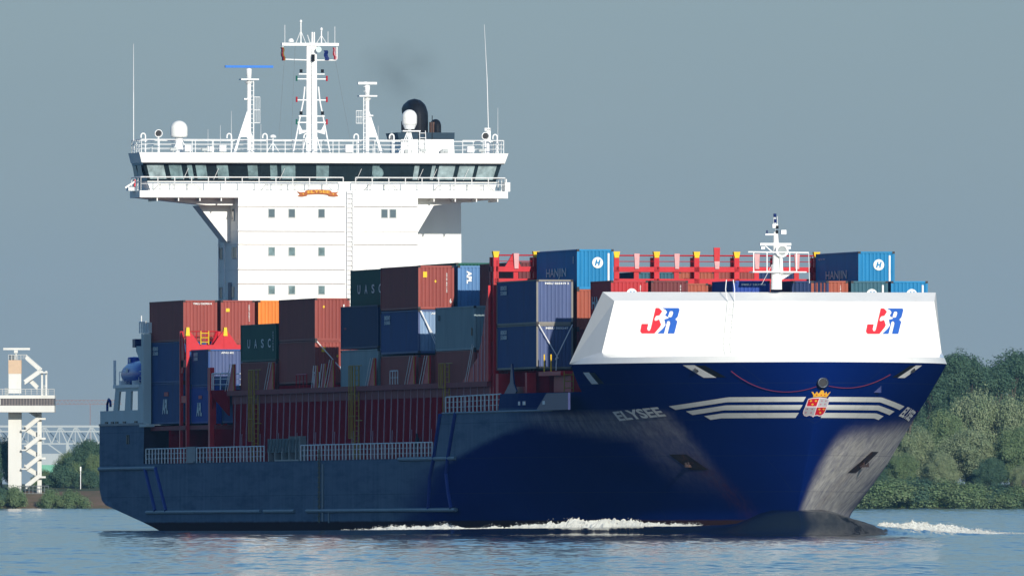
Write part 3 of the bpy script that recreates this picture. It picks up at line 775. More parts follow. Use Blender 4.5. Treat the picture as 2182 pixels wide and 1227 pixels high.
# side plate of the poop deck with two window openings, built in strips
def plate(mb, x0, x1, z0, z1, x0t=None, x1t=None):
    x0t = x0 if x0t is None else x0t; x1t = x1 if x1t is None else x1t
    for s in (-1, 1):
        ya, yb = (s*12.55, s*12.40)
        mb.hexa([(x0, ya, z0), (x1, ya, z0), (x1, yb, z0), (x0, yb, z0), (x0t, ya, z1), (x1t, ya, z1), (x1t, yb, z1), (x0t, yb, z1)])
plate(b, -.85, 14.6, 7.55, 8.5)
plate(b, 4.0, 5.6, 8.5, 9.85, 4.7, 6.2); plate(b, 8.2, 10.3, 8.5, 9.85, 8.6, 10.5); plate(b, 13.0, 14.6, 8.5, 9.85, 13.0, 14.6)
plate(b, 4.75, 14.6, 9.85, 10.3)
b.box(4.9, 14.4, -12.35, 12.35, 10.1, 10.28)
P(b, 'poop_bulwark', GREYW)
b = MB(); b.box(14.65, 16.2, -12.5, -12.3, 7.5, 14.4) if False else b.box(14.75, 15.6, -12.65, -12.1, 7.5, 13.9); b.hexa([(12.9, -12.6, 13.1), (15.6, -12.6, 12.0), (15.6, -12.1, 12.0), (12.9, -12.1, 13.1), (12.9, -12.6, 13.3), (15.6, -12.6, 13.9), (15.6, -12.1, 13.9), (12.9, -12.1, 13.3)]) if False else None
b.prism([(14.75, 11.6), (12.6, 12.7), (12.6, 13.05), (14.75, 13.0)], 'y', -12.6, -12.2)
b.box(14.3, 16.8, -12.7, -12.1, 7.28, 7.48)
P(b, 'side_pillar', GREYW)
b = MB(); b.box(11.8, 12.75, -12.7, -12.2, 12.95, 13.55); P(b, 'navigation_light', NAVY)
b = MB(); railing(b, [(12.9, -12.4, 13.95), (15.3, -12.4, 13.95)], .8, .6, 2, .04); b.box(12.9, 15.2, -12.2, -11.6, 13.95, 14.7); b.tube((13.6, -12.4, 14), (13.6, -12.4, 15.2), .04, 5); P(b, 'light_platform', WHITE2)
b = MB(); b.path([(1.3, -12.45, 7.6), (1.3, -12.45, 9.0), (1.8, -12.45, 9.35), (2.4, -12.45, 9.2), (2.5, -12.45, 8.8)], .09, 6); P(b, 'vent_pipe', FENDB, smooth=True)
b = MB()
for x in (1.2, 3.4, 5.0, 7.8, 12.0): b.box(x, x+.9, -12.62, -12.55, 7.55, 7.72)
P(b, 'freeing_port', BLACK)
b = MB(); b.box(9.3, 9.6, -12.66, -12.6, 6.1, 6.75); b.box(9.9, 10.2, -12.66, -12.6, 6.1, 6.75); P(b, 'side_vent', BLACK)
b = MB(); railing(b, [(5.0, -12.3, 10.3), (14.5, -12.3, 10.3)], .95, 1.2, 3, .025); P(b, 'poop_railing', WHITE2)
b = MB(); b.box(3.5, 6.7, -9, 11.5, 7.42, 10.1); b.box(3.5, 14.0, -5.3, 7.5, 7.42, 16); P(b, 'aft_deckhouse', GREYW)
# blue lifeboat on the poop
r = empty('lifeboat', (9.0, -11.4, 10.1)); tag(r, 'enclosed dark blue lifeboat on the grey poop deck behind the containers', 'lifeboat')
b = MB(); rows = []
for i in range(17):
    t = i/16*2-1; x = t*4.6; rr = max(.02, (1-abs(t)**3.2)**.5)
    rows.append([(x, 1.15*rr*math.cos(a), .95+(1.0 if math.sin(a) > 0 else .8)*rr*math.sin(a)*(1.0)) for a in [2*math.pi*k/20 for k in range(21)]])
b.grid(rows); b.build('lifeboat_hull', mat('lifeboat_blue', (.01, .05, .40), .25, var=.06), r, smooth=True)
b = MB(); b.lathe([(.55, 1.6), (.5, 2.2), (.05, 2.25)], (-2.8, 0, 0), 14); b.build('conning_cupola', MATS['lifeboat_blue'], r)
b = MB(); b.box(-4.6, 4.4, -1.25, -1.1, .0, .22); b.box(-2.5, -2.2, -1.2, 1.2, .0, .5); b.box(2.2, 2.5, -1.2, 1.2, 0, .5); b.tube((-4.7, -1.1, 0), (-4.7, -1.1, 2.0), .1, 6); b.tube((-4.7, .9, 0), (-4.7, .9, 2.0), .1, 6); b.build('cradle', WHITE2, r)
b = MB(); b.box(-3.1, -2.3, -.48, -.44, 1.8, 2.1); b.box(-.4, .3, -1.17, -1.13, 1.1, 1.4); b.build('lifeboat_window', WHITE2, r)
on_ship(r)
# dark clad crew member at the poop opening
def person(loc, rotz, label):
    r = empty('person', loc); r.rotation_euler = (0, 0, rotz); tag(r, label, 'person')
    me = bpy.data.meshes.new('body')
    V = [(0,0,.95),(0,0,1.15),(0,0,1.38),(0,0,1.5),(0,.02,1.62),(0,.03,1.72),(-.19,0,1.4),(-.25,.03,1.14),(-.22,.14,.92),(.19,0,1.4),(.25,.03,1.14),(.22,.14,.92),(-.1,0,.9),(-.11,.02,.5),(-.11,-.02,.08),(.1,0,.9),(.11,.02,.5),(.11,-.02,.08),(-.12,.12,.05),(.12,.12,.05)]
    E = [(0,1),(1,2),(2,3),(3,4),(4,5),(2,6),(6,7),(7,8),(2,9),(9,10),(10,11),(0,12),(12,13),(13,14),(0,15),(15,16),(16,17),(14,18),(17,19)]
    RR = [.15,.15,.17,.07,.1,.08,.08,.055,.045,.08,.055,.045,.1,.075,.05,.1,.075,.05,.045,.045]
    me.from_pydata(V, E, []); o = bpy.data.objects.new('body', me); COL.objects.link(o)
    md = o.modifiers.new('skin', 'SKIN'); sv = me.skin_vertices[0].data
    for v, rr in zip(sv, RR): v.radius = (rr, rr)
    sv[0].use_root = True
    sb = o.modifiers.new('sub', 'SUBSURF'); sb.levels = 1; sb.render_levels = 1
    me.materials.append(SKIN)
    dg = bpy.context.evaluated_depsgraph_get(); m2 = bpy.data.meshes.new_from_object(o.evaluated_get(dg)); bpy.data.objects.remove(o)
    m2.name = 'body'; m2.materials.clear(); m2.materials.append(SKIN)
    o2 = bpy.data.objects.new('body', m2); COL.objects.link(o2); o2.parent = r
    on_ship(r)
person((11.4, -12.0, 7.42), R(180), 'crew member in dark clothes leaning at the opening of the stern bulwark')
person((107.2, -12.3, 4.62), R(180), 'crew member in dark blue overalls standing behind the side railing near the deck step')

# ------------------------------------------------------------------ accommodation block
DH = empty('deckhouse', parent=SHIP)
HY0, HY1, HX0, HX1 = -5.45, 7.62, 6.8, 14.0
b = MB(); b.box(HX0, HX1, HY0, HY1, 14.0, 24.05); b.build('house_wall', WHITE, DH)
b = MB()
for z in (23.02, 20.32, 17.52):
    b.box(HX0, HX1+.16, HY0-.05, 2.35, z-.025, z+.025); 
    if z > 18: b.box(HX1, HX1+.16, 2.95, HY1, z-.025, z+.025)
for z in (21.25, 18.53):
    b.tube((HX1+.14, HY0, z), (HX1+.14, 2.3, z), .035, 5); b.box(HX0, HX1, HY0-.04, HY0, z-.02, z+.02)
    if z > 19: b.tube((HX1+.08, 3.0, z), (HX1+.08, HY1, z), .028, 5)
for z in (23.02, 20.32, 17.52, 21.25, 18.53):
    for k in range(10): b.box(HX1, HX1+.11, HY0+.6+k*1.25-.03, HY0+.6+k*1.25+.03, z-.06, z+.02) if not (1.9 < HY0+.6+k*1.25 < 3.3) else None
b.build('deck_edge_ledge', WHITE2, DH)
FR = mat('window_frame_grey', (.42, .45, .45), .4)
def window(X, Y, Z, wd=.42, ht=.56):
    f = MB(); f.box(X-.02, X+.05, Y-wd/2-.06, Y+wd/2+.06, Z-ht/2-.06, Z+ht/2+.06); fo = f.build('window', FR, DH)
    g = MB(); g.box(X+.05, X+.065, Y-wd/2, Y+wd/2, Z-ht/2, Z+ht/2); g.build('window_pane', WGREY if Z > 22 else GLASSL, fo)
for Y, Zs in ((-3.03, (22.5, 19.78, 17.04)), (-1.56, (22.5, 19.78, 17.04)), (.60, (22.5, 19.78, 17.04)), (5.18, (22.5,)), (5.80, (22.5,))):
    for z in Zs: window(HX1, Y, z)
def swindow(X, Z, wd=.7, ht=.75):
    f = MB(); f.box(X-wd/2-.06, X+wd/2+.06, HY0-.05, HY0+.02, Z-ht/2-.06, Z+ht/2+.06); fo = f.build('window', FR, DH)
    g = MB(); g.box(X-wd/2, X+wd/2, HY0-.065, HY0-.05, Z-ht/2, Z+ht/2); g.build('window_pane', GLASS, fo)
for X, Zs in ((12.3, (22.4, 19.7, 16.9)), (8.0, (19.7, 16.9)), (13.1, (19.7,))):
    for z in Zs: swindow(X, z)
b = MB(); b.box(10.6, 11.7, HY0-.06, HY0, 16.0, 17.6); b.build('door', NAVY, DH)
b = MB(); b.tube((9.6, HY0-.1, 14), (9.6, HY0-.1, 20.4), .05, 6); b.tube((7.6, HY0-.1, 14), (7.6, HY0-.1, 23), .04, 6); b.build('downpipe', WHITE2, DH)
b = MB(); ladder(b, (HX1+.18, 2.64, 15.6), (HX1+.18, 2.64, 24.1), (0, .2, 0), .028, .33); b.build('ladder', WHITE2, DH)
# carved name board
NB = empty('name_board', parent=DH)
def bn(pts): return [((x-1090)/1000*1.655*1.0+.36, 24.0-(y_-380)*.00185) for x, y_ in pts]
b = MB(); 
left = [(140,340),(290,380),(490,380),(530,315),(640,300),(850,285),(1090,278),(1330,285),(1540,305),(1640,325),(1680,380),(1850,380),(1990,350),(1880,440),(1980,525),(1780,545),(1560,530),(1500,480),(1330,458),(1090,450),(850,458),(620,470),(580,520),(380,550),(160,535),(280,460)]
V2, F2 = tri_poly(bn(left)); map_geo(b, (V2, F2), lambda a, c: (HX1+.1, a, c)); b.build('ribbon', ORNG, NB, fix=False)
b = MB(); V3, F3 = text_geo('ELYSEE', .02)
map_geo(b, (V3, F3), lambda a, c: (HX1+.13, .36-.80+1.62*a, 23.905+.20*c+.05*(1-(2*a-1)**2))); b.build('lettering', GOLD, NB, fix=False)
b = MB()
for yy in (.36-1.11, .36+1.08): b.lathe([(.001, 0), (.05, .01), (.001, .02)], (HX1+.12, yy, 23.87), 8, 'x')
b.build('stud', GOLD, NB)

# bridge wings and walkway
b = MB()
b.box(10.4, 14.02, -12.6, HY0-.01, 23.6, 24.08); b.box(10.4, 14.02, HY1+.01, 14.2, 23.6, 24.08)
b.box(8.6, 13.98, -12.0, 13.8, 24.05, 24.12)
b.build('wing_deck', WHITE, DH)
for s, ye, yh_ in ((-1, -12.4, HY0-.01), (1, 14.0, HY1+.01)):
    ym = -7.43 if s < 0 else 8.85
    b = MB(); b.prism([(ye, 23.6), (ym, 23.08), (yh_, 23.08), (yh_, 23.6)], 'x', 10.8, 12.6)
    b.prism([(ym, 23.08), (yh_-s*.0, 20.5), (yh_, 22.2), (ym-s*1.1, 23.08)][::1], 'x', 9.4, 11.2) if False else None
    bk = MB(); bk.prism([(ym-.35, 23.08), (yh_-.25, 20.5), (yh_, 20.5), (yh_, 23.08)] if s < 0 else [(ym+.1, 23.08), (yh_+.06, 21.0), (yh_, 21.0), (yh_, 23.08)], 'x', 9.0 if s < 0 else 12.4, 11.2 if s < 0 else 13.2); bk.build('wing_bracket', WHITE, DH)
    b.build('wing_girder', WHITE, DH)
    for k in range(4): yy = yh_+s*(1.2+k*1.55); gb = MB(); gb.box(10.8, 13.9, yy-.04, yy+.04, 23.35, 23.6); gb.build('girder_web', WHITE, DH)
# wheelhouse
WH = empty('wheelhouse', parent=SHIP)
b = MB()
b.hexa([(8.6, -11.55, 24.1), (12.7, -11.55, 24.1), (12.7, 13.45, 24.1), (8.6, 13.45, 24.1), (8.6, -11.8, 24.78), (12.72, -11.8, 24.78), (12.72, 13.7, 24.78), (8.6, 13.7, 24.78)])
b.build('wheelhouse_wall', WHITE, WH)
b = MB()
b.hexa([(8.7, -11.75, 24.78), (12.6, -11.75, 24.78), (12.6, 13.62, 24.78), (8.7, 13.62, 24.78), (8.7, -12.15, 26.1), (12.75, -12.15, 26.1), (12.75, 14.02, 26.1), (8.7, 14.02, 26.1)])
b.build('window_band', GLASS, WH)
b = MB()
b.hexa([(9.0, -12.25, 26.1), (12.95, -12.25, 26.1), (12.95, 14.2, 26.1), (9.0, 14.2, 26.1), (9.0, -12.45, 26.82), (13.05, -12.45, 26.82), (13.05, 14.45, 26.82), (9.0, 14.45, 26.82)])
b.build('bridge_roof', WHITE, WH)
# panes: (y0, y1, kind); paler kinds have the sky behind painted in
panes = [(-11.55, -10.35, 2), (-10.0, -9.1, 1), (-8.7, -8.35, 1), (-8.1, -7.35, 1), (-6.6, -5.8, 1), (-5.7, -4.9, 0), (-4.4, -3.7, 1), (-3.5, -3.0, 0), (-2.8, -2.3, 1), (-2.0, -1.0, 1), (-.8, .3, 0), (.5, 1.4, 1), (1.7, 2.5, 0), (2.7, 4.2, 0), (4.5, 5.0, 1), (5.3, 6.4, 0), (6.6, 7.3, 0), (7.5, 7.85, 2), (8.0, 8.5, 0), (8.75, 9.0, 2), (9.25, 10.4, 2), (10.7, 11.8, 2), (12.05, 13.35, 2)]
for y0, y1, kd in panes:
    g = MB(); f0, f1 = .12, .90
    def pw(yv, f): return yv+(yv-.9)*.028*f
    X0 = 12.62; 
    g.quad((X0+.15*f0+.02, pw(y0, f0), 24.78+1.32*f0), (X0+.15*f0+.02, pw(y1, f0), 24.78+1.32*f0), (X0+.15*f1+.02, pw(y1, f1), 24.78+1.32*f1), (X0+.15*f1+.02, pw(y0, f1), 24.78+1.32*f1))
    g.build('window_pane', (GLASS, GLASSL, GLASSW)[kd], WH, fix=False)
b = MB()
for yv in (-9.2, -7.0, -2.2, 3.4, 7.9, 8.9, 11.2):
    b.tube((12.85, yv, 24.9), (12.93, yv+.35, 25.7), .015, 4)
b.build('window_wiper', WHITE2, WH)
g = MB(); g.lathe([(.01, 0), (.42, .01)], (12.85, 4.95, 25.4), 16, 'x'); g.build('clear_view_screen', GLASSL, WH)
g = MB(); g.quad((9.2, -12.02, 25.0), (10.4, -12.02, 25.0), (10.4, -12.17, 25.9), (9.2, -12.17, 25.9)); g.quad((10.8, -12.02, 25.0), (12.3, -12.02, 25.0), (12.3, -12.17, 25.9), (10.8, -12.17, 25.9)); g.build('side_window', GLASS, WH)
b = MB(); b.box(12.95, 13.2, -12.2, 14.1, 26.03, 26.1); b.build('roof_gutter', BLACK, WH)
# walkway railings in front of the wheelhouse
b = MB()
railing(b, [(13.95, -12.5, 24.1), (13.95, 2.2, 24.1)], .95, 1.25, 2, .035); railing(b, [(13.95, 3.1, 24.1), (13.95, 14.0, 24.1)], .95, 1.25, 2, .035)
railing(b, [(13.95, -12.5, 24.1), (10.5, -12.5, 24.1)], .95, 1.1, 3, .035); railing(b, [(13.95, 14.0, 24.1), (10.5, 14.0, 24.1)], .95, 1.1, 3, .035)
b.build('walkway_railing', WHITE2, WH)
for y0, y1 in ((-11.4, -7.9), (-3.6, 1.6), (3.9, 6.4), (9.0, 13.4)):
    b = MB(); b.path([(12.95, y0, 24.1), (12.95, y0+.4, 24.6), (12.95, y1-.4, 24.6), (12.95, y1, 24.1)], .018, 4)
    for k in range(int((y1-y0)/1.0)): b.tube((12.95, y0+.5+k, 24.1), (12.95, y0+.5+k, 24.6), .014, 4)
    b.build('storm_rail', STEEL, WH)
b = MB(); b.box(11.6, 12.4, -13.1, -12.6, 24.1, 24.35); b.beam((12.2, -13.3, 24.3), (12.2, -12.6, 24.75), .12); b.build('wing_light', WHITE2, WH); b = MB(); b.box(12.6, 13.4, 14.1, 14.5, 24.1, 24.75); b.tube((13, 14.3, 24.1), (13, 14.3, 25.0), .05); b.build('wing_light', WHITE2, WH)
b = MB(); b.box(11.4, 11.7, -12.55, -12.45, 24.2, 24.9); b.build('lifebuoy', LOGR, WH)
# roof railing
b = MB()
railing(b, [(12.6, -12.2, 26.82), (12.6, 7.4, 26.82)], .92, 1.3, 3, .032); railing(b, [(12.6, 11.2, 26.82), (12.6, 14.2, 26.82)], .92, 1.3, 3, .032)
railing(b, [(9.1, -12.2, 26.82), (9.1, 14.2, 26.82)], .92, 1.5, 3, .03); railing(b, [(12.6, -12.2, 26.82), (9.1, -12.2, 26.82)], .92, 1, 3, .03); railing(b, [(12.6, 14.2, 26.82), (9.1, 14.2, 26.82)], .92, 1, 3, .03)
b.build('roof_railing', WHITE2, WH)
# goose-neck vents, floodlights, boxes on the roof
def gooseneck(x, yv, h=1.35):
    m = MB(); pts = [(x, yv, 26.82), (x, yv, 26.82+h)]+[(x, yv-.16+.16*math.cos(a), 26.82+h+.18*math.sin(a)) for a in [math.pi*k/6 for k in range(1, 7)]]+[(x, yv-.32, 26.82+h-.15)]
    m.path(pts, .055, 6); m.build('vent_pipe', WHITE2, WH)
for yv in (-11.75, -5.5, -4.0, -2.9, .1, 3.75, 6.35, 13.9): gooseneck(11.8, yv, 1.2)
for yv in (-9.9, -7.6, 8.3, 9.9, 12.6):
    m = MB(); m.box(12.5, 12.75, yv-.22, yv+.22, 26.95, 27.15); m.tube((12.6, yv, 26.82), (12.6, yv, 27), .04); m.build('floodlight', FR, WH)
for yv, zz in ((-8.6, .45), (-7.0, .35), (-6.1, .45), (3.1, .5), (12.0, .42)):
    m = MB(); m.box(11.2, 11.7, yv-.25, yv+.25, 26.82+.1, 26.82+.1+zz); m.tube((11.4, yv, 26.82), (11.4, yv, 27.0), .05); m.build('equipment_box', WHITE2, WH)
for yv, h in ((-6.3, 1.9), (-5.5, 2.9), (-7.2, 1.6), (-3.35, 2.0), (.2, 2.0), (5.2, 1.9), (6.2, 1.5), (13.95, 3.2)):
    m = MB(); m.tube((11.8, yv, 26.9), (11.8, yv, 26.9+h), .018, 4, .008); m.build('whip_aerial', WHITE2, WH)
def dome(x, yv, z0, r, h, name='satellite_dome', pole=True):
    m = MB(); prof = [(r*.92, 0), (r, h*.12), (r, h*.5)]+[(r*math.cos(a), h*.5+(h*.5)*math.sin(a)) for a in [math.pi/2*k/8 for k in range(1, 8)]]+[(.01, h)]
    m.lathe(prof, (x, yv, z0), 24); o = m.build(name, CREAM, WH, smooth=True)
    return o
dome(10, -8.95, 27.95, .62, 1.2)
b = MB(); b.tube((10, -8.95, 26.82), (10, -8.95, 27.95), .3, 10); b.tube((11, -9.6, 26.85), (10.2, -9.1, 27.7), .04); b.tube((11, -8.3, 26.85), (10.2, -8.8, 27.7), .04); b.build('dome_pedestal', WHITE2, WH)
dome(10, 7.87, 28.9, .54, 1.1)
b = MB(); b.tube((10, 7.87, 26.82), (10, 7.87, 28.8), .13, 8); b.lathe([(.35, 28.6), (.5, 28.9), (.01, 28.92)], (10, 7.87, 0), 16); b.box(9.6, 10.4, 7.3, 8.6, 28.42, 28.5)
for dy in (-.9, -.6, .3): b.tube((10.6, 7.87+dy, 26.85), (10.1, 7.87+dy*.2, 28.4), .04, 5)
b.build('dome_pedestal', WHITE2, WH)
for (yv, z) in ((-2.1, 27.95),): 
    m = MB(); m.lathe([(.22, 0), (.24, .1), (.15, .2), (.01, .22)], (10, yv, z), 14); m.tube((10, yv, 26.82), (10, yv, z), .05, 6); m.tube((10, yv-.5, 26.85), (10, yv, 27.6), .03, 4); m.tube((10, yv+.5, 26.85), (10, yv, 27.6), .03, 4); m.build('gps_aerial', WHITE2, WH)
# ship's horns / searchlights
for yv, z in ((-10.65, 28.2), (13.2, 28.1)):
    m = MB(); m.tube((11, yv, 26.82), (11, yv, z-.2), .07, 6); m.lathe([(.12, -.45), (.27, -.2), (.29, .12), (.24, .14), (.21, -.05)], (11, yv, z), 16, 'x'); m.build('searchlight', WHITE2, WH, smooth=False)
    m = MB(); m.lathe([(.01, .0), (.2, .01)], (11, yv, z), 14, 'x'); m.build('searchlight_lens', BLACK, WH)
# tall whip aerials
for a, c, d in (((10, -12.25, 26.85), (10, -12.25, 31.2), (10, -12.25, 34.6)), ((10, 13.65, 28.6), (10, 13.55, 32.3), (10, 13.35, 36.1))):
    m = MB(); m.tube(a, c, .035, 5, .028); m.tube(c, d, .024, 5, .010); m.build('tall_whip_aerial', WHITE2, WH)
m = MB(); m.box(9.85, 10.1, 13.5, 13.8, 26.82, 28.65); m.box(9.85, 10.1, 13.35, 13.8, 28.5, 28.7); m.build('aerial_post', WHITE2, WH)

# main radar / signal mast
MS = empty('signal_mast', parent=SHIP); MX, MY = 10.0, .72
b = MB()
for dy in (-.32, .32): b.tube((MX, MY+dy, 26.82), (MX, MY+dy*.9, 34.6), .1, 8)
b.box(MX-.25, MX+.05, MY-.28, MY+.24, 26.82, 34.5); b.tube((MX+.3, MY+.05, 26.82), (MX+.1, MY+.05, 34.3), .08, 8)
for s in (-1, 1):
    b.path([(MX, MY+s*1.35, 26.85), (MX, MY+s*.95, 28.9), (MX, MY+s*.6, 30.6), (MX, MY+s*.5, 31.6)], .055, 6)
    b.prism([(MY+s*.4, 28.35), (MY+s*.95, 28.2), (MY+s*.9, 28.9), (MY+s*.7, 28.5), (MY+s*.4, 28.5)], 'x', MX-.05, MX+.05)
    b.tube((MX, MY+s*.7, 26.85), (MX, MY+s*.4, 28.0), .04, 5)
b.build('mast_column', WHITE2, MS)
b = MB(); b.box(MX-.2, MX+.2, MY-2.2, MY+1.95, 34.52, 34.72)
b.path([(MX, MY-2.1, 34.5), (MX, MY-2.1, 33.7), (MX, MY-2.0, 33.55), (MX, MY-.3, 33.5)], .05, 6); b.path([(MX, MY+1.85, 34.5), (MX, MY+1.85, 33.6), (MX, MY+1.75, 33.5), (MX, MY+.3, 33.5)], .05, 6)
b.build('crosstree', WHITE2, MS)
b = MB()
for s in (-1, 1):
    for z in (32.5, 32.15, 30.65, 29.5, 29.05): b.beam((MX, MY+s*.2, z), (MX, MY+s*(.95 if z not in (32.15, 30.65, 29.05) else 1.1), z), .1, .07)
b.build('lamp_bracket', WHITE2, MS)
RL = mat('red_lamp', (.35, .02, .03), .3); GL = mat('green_lamp', (.02, .12, .09), .3)
for s in (-1, 1):
    for z in (32.72, 29.72):
        m = MB(); m.tube((MX+.05, MY+s*.78, z-.12), (MX+.05, MY+s*.78, z+.12), .11, 8); m.build('signal_lamp', BLACK, MS)
    for z, mm in ((32.2, GL if s < 0 else RL), (30.7, RL), (29.1, GL if s < 0 else RL)):
        m = MB(); m.tube((MX+.05, MY+s*1.1, z-.2), (MX+.05, MY+s*1.1, z+.18), .07, 8); m.build('signal_lamp', mm, MS)
b = MB()
for yv, h in ((MY-.78, 1.5), (MY+.72, .95)):
    b.tube((MX, yv, 34.7), (MX, yv, 34.7+h), .05, 6); b.tube((MX, yv-.35, 34.72), (MX, yv, 34.7+h*.6), .022, 4); b.tube((MX, yv+.35, 34.72), (MX, yv, 34.7+h*.6), .022, 4)
    b.lathe([(.05, 0), (.09, .05), (.09, .18), (.02, .24)], (MX, yv, 34.7+h-.05), 8)
b.tube((MX, MY+.05, 34.6), (MX, MY+.05, 35.5), .07, 6); b.tube((MX, MY+.2, 34.6), (MX, MY+.2, 35.5), .05, 6); b.tube((MX, MY-.3, 35.3), (MX, MY-.1, 34.7), .03, 4)
for yv, h in ((MY-1.95, 1.3), (MY+1.7, 1.2), (MY+1.2, .85)): b.tube((MX, yv, 34.7), (MX, yv, 34.7+h), .02, 4)
b.lathe([(.2, 0), (.22, .1), (.12, .24), (.01, .27)], (MX, MY-1.5, 34.78), 12)
b.build('mast_aerial', WHITE2, MS)
b = MB(); b.lathe([(.1, -.2), (.16, 0), (.22, .18)], (MX+.3, MY+.42, 34.25), 12, 'x'); b.build('loudhailer', GREYW, MS)
b = MB(); b.tube((MX+.3, MY+.05, 33.4), (MX+.3, MY+.05, 33.9), .12, 8); b.build('masthead_lamp', BLACK, MS)
for pts in (((MX, MY-2.0, 33.4), (11.5, MY-2.7, 27.8)), ((MX, MY-1.2, 34.5), (11.5, MY-1.8, 27.8)), ((MX, MY+1.75, 33.4), (11.5, MY+2.5, 27.8))):
    b = MB(); b.tube(*pts, .010, 4); b.build('halyard', STEEL, MS)
# flags
def flag(loc, cols, h, w_, label):
    r = empty('flag', loc); tag(r, label, 'flag', 'flags on the signal mast')
    n = len(cols)
    for k, m in enumerate(cols):
        b = MB(); rows = []
        for i in range(6):
            z = -h*i/5; rows.append([(.05*math.sin(i*1.3+j), w_*(k+j/2)/n+.04*math.sin(i*1.9)+.1*i/5*(1 if w_ > 0 else -1), z) for j in range(3)])
        b.grid(rows); b.build('stripe', m, r, fix=False)
    on_ship(r)
flag((MX+.1, MY-2.3, 34.4), (mat('flag_black', (.02, .02, .02), .8), mat('flag_red', (.22, .01, .02), .8), mat('flag_gold', (.22, .14, .02), .8)), .95, .26, 'limp red, gold and black flag at the left end of the signal mast crosstree')
flag((MX+.1, MY+1.5, 34.4), (mat('flag_red', (.22, .01, .02), .8), mat('flag_pale', (.55, .25, .28), .8)), .85, .2, 'limp red and white flag at the right end of the signal mast crosstree')
flag((MX+.1, MY+.85, 34.2), (NAVY,), .7, .3, 'limp dark blue flag beside the signal mast column, left of the red flag')
# radar scanner posts
def radar(yv, ztop, bar, s, lat, barm, name):
    r = empty(name, parent=SHIP)
    b = MB(); b.tube((10, yv, 26.82), (10, yv, ztop-.45), .15, 10); b.tube((10.2, yv+s*.3, 26.82), (10.2, yv+s*.3, ztop-1.0), .04, 5)
    for k in range(16): b.tube((10.2, yv+s*.3, 27+k*.33), (10.1, yv+s*.05, 27+k*.33), .02, 4)
    b.prism([(yv-s*.1, 30.0), (yv-s*1.15, 26.85), (yv-s*.95, 26.85), (yv-s*.62, 28.0), (yv-s*.1, 28.0)], 'x', 9.95, 10.05)
    b.box(9.6, 10.4, yv-.65, yv+.65, ztop-.95, ztop-.85); b.lathe([(.3, ztop-1.05), (.12, ztop-1.3)], (10, yv, 0), 10)
    b.box(9.9, 10.2, yv-s*.4, yv, ztop-2.35, ztop-2.25)
    b.build('radar_post', WHITE2, r)
    b = MB(); b.lathe([(.18, ztop-.8), (.2, ztop-.4), (.2, ztop-.15), (.08, ztop-.1)], (10, yv, 0), 12); b.build('radar_motor', WHITE2, r, smooth=True)
    b = MB(); b.box(9.9, 10.15, yv-bar, yv+bar, ztop-.07, ztop+.1); b.build('radar_scanner', barm, r)
    b = MB()
    for k in range(4): b.tube((10, yv+s*(.38+k*.14), lat[0]), (10, yv+s*(.38+k*.14), lat[1]), .018, 4)
    for z in (lat[0], (lat[0]+lat[1])/2, lat[1]): b.tube((10, yv, z), (10, yv+s*.8, z), .025, 4)
    b.build('lattice_frame', WHITE2, r)
radar(-3.85, 33.0, 1.75, 1, (29.0, 30.85), mat('radar_blue', (.02, .16, .55), .4, var=.05), 'radar_mast_post')
radar(4.78, 31.85, .68, -1, (29.0, 29.9), WHITE2, 'radar_mast_post')

# casing and funnel, port side aft
CS = empty('funnel_casing', parent=SHIP)
b = MB(); b.hexa([(-.2, 3, 7.5), (6.0, 3, 7.5), (6.0, 13.1 if False else 12.55, 7.5), (-.2, 12.55, 7.5), (-.2, 3, 24.2), (6.0, 3, 24.2), (6.0, 12.5, 24.2), (-.2, 12.5, 24.2)])
b.build('casing_wall', WHITE, CS)
b = MB(); b.hexa([(.5, 8.2, 24.0), (4.6, 8.2, 24.0), (4.6, 12.5, 24.0), (.5, 12.5, 24.0), (.5, 8.5, 28.0), (4.2, 8.5, 28.0), (4.2, 12.35, 28.0), (.5, 12.35, 28.0)]); b.build('funnel_wall', WHITE, CS)
b = MB(); b.hexa([(.4, 8.3, 28.0), (4.25, 8.3, 28.0), (4.25, 12.4, 28.0), (.4, 12.4, 28.0), (.2, 8.2, 28.48), (4.3, 8.2, 28.48), (4.3, 12.4, 28.48), (.2, 12.4, 28.48)]); b.build('funnel_band', FUNB, CS)
def pipe(name, yv, r_, z0, z1, bend, x0=2.6):
    b = MB(); pts = [(x0, yv, z0), (x0, yv, z1)]+[(x0-bend*(1-math.cos(a))*1.2, yv-bend*.12*(1-math.cos(a)), z1+bend*math.sin(a)*.75) for a in [math.pi/2*k/5 for k in range(1, 6)]]+[(x0-bend*1.7, yv-bend*.2, z1+bend*.70), (x0-bend*2.3, yv-bend*.25, z1+bend*.55)]
    n = 14; rows = []
    for i, p in enumerate(pts):
        a = Vector(pts[max(0, i-1)]); c = Vector(pts[min(len(pts)-1, i+1)]); d = (c-a).normalized(); u = Vector((1, 0, 0)) if abs(d.x) < .5 else Vector((0, 0, 1)); u = (u-d*u.dot(d)).normalized(); v = d.cross(u)
        rows.append([Vector(p)+(u*math.cos(2*math.pi*k/n)+v*math.sin(2*math.pi*k/n))*r_ for k in range(n+1)])
    b.grid(rows); b.build(name, BLACK, CS, smooth=True)
pipe('exhaust_stack', 10.1, .70, 28.2, 29.7, .75); pipe('exhaust_pipe', 11.35, .27, 28.2, 28.95, .35, 3.3)
b = MB(); b.tube((3.2, 10.98, 28.4), (3.2, 10.98, 29.25), .22, 12); b.build('exhaust_pipe', mat('brown_steel', (.10, .06, .05), .6, var=.2), CS)
b = MB(); b.tube((3.0, 9.0, 28.4), (3.0, 9.0, 29.3), .25, 10); b.tube((4.3, 10.75, 28), (4.3, 10.75, 29.7), .03, 5); b.build('exhaust_pipe', BLACK, CS)
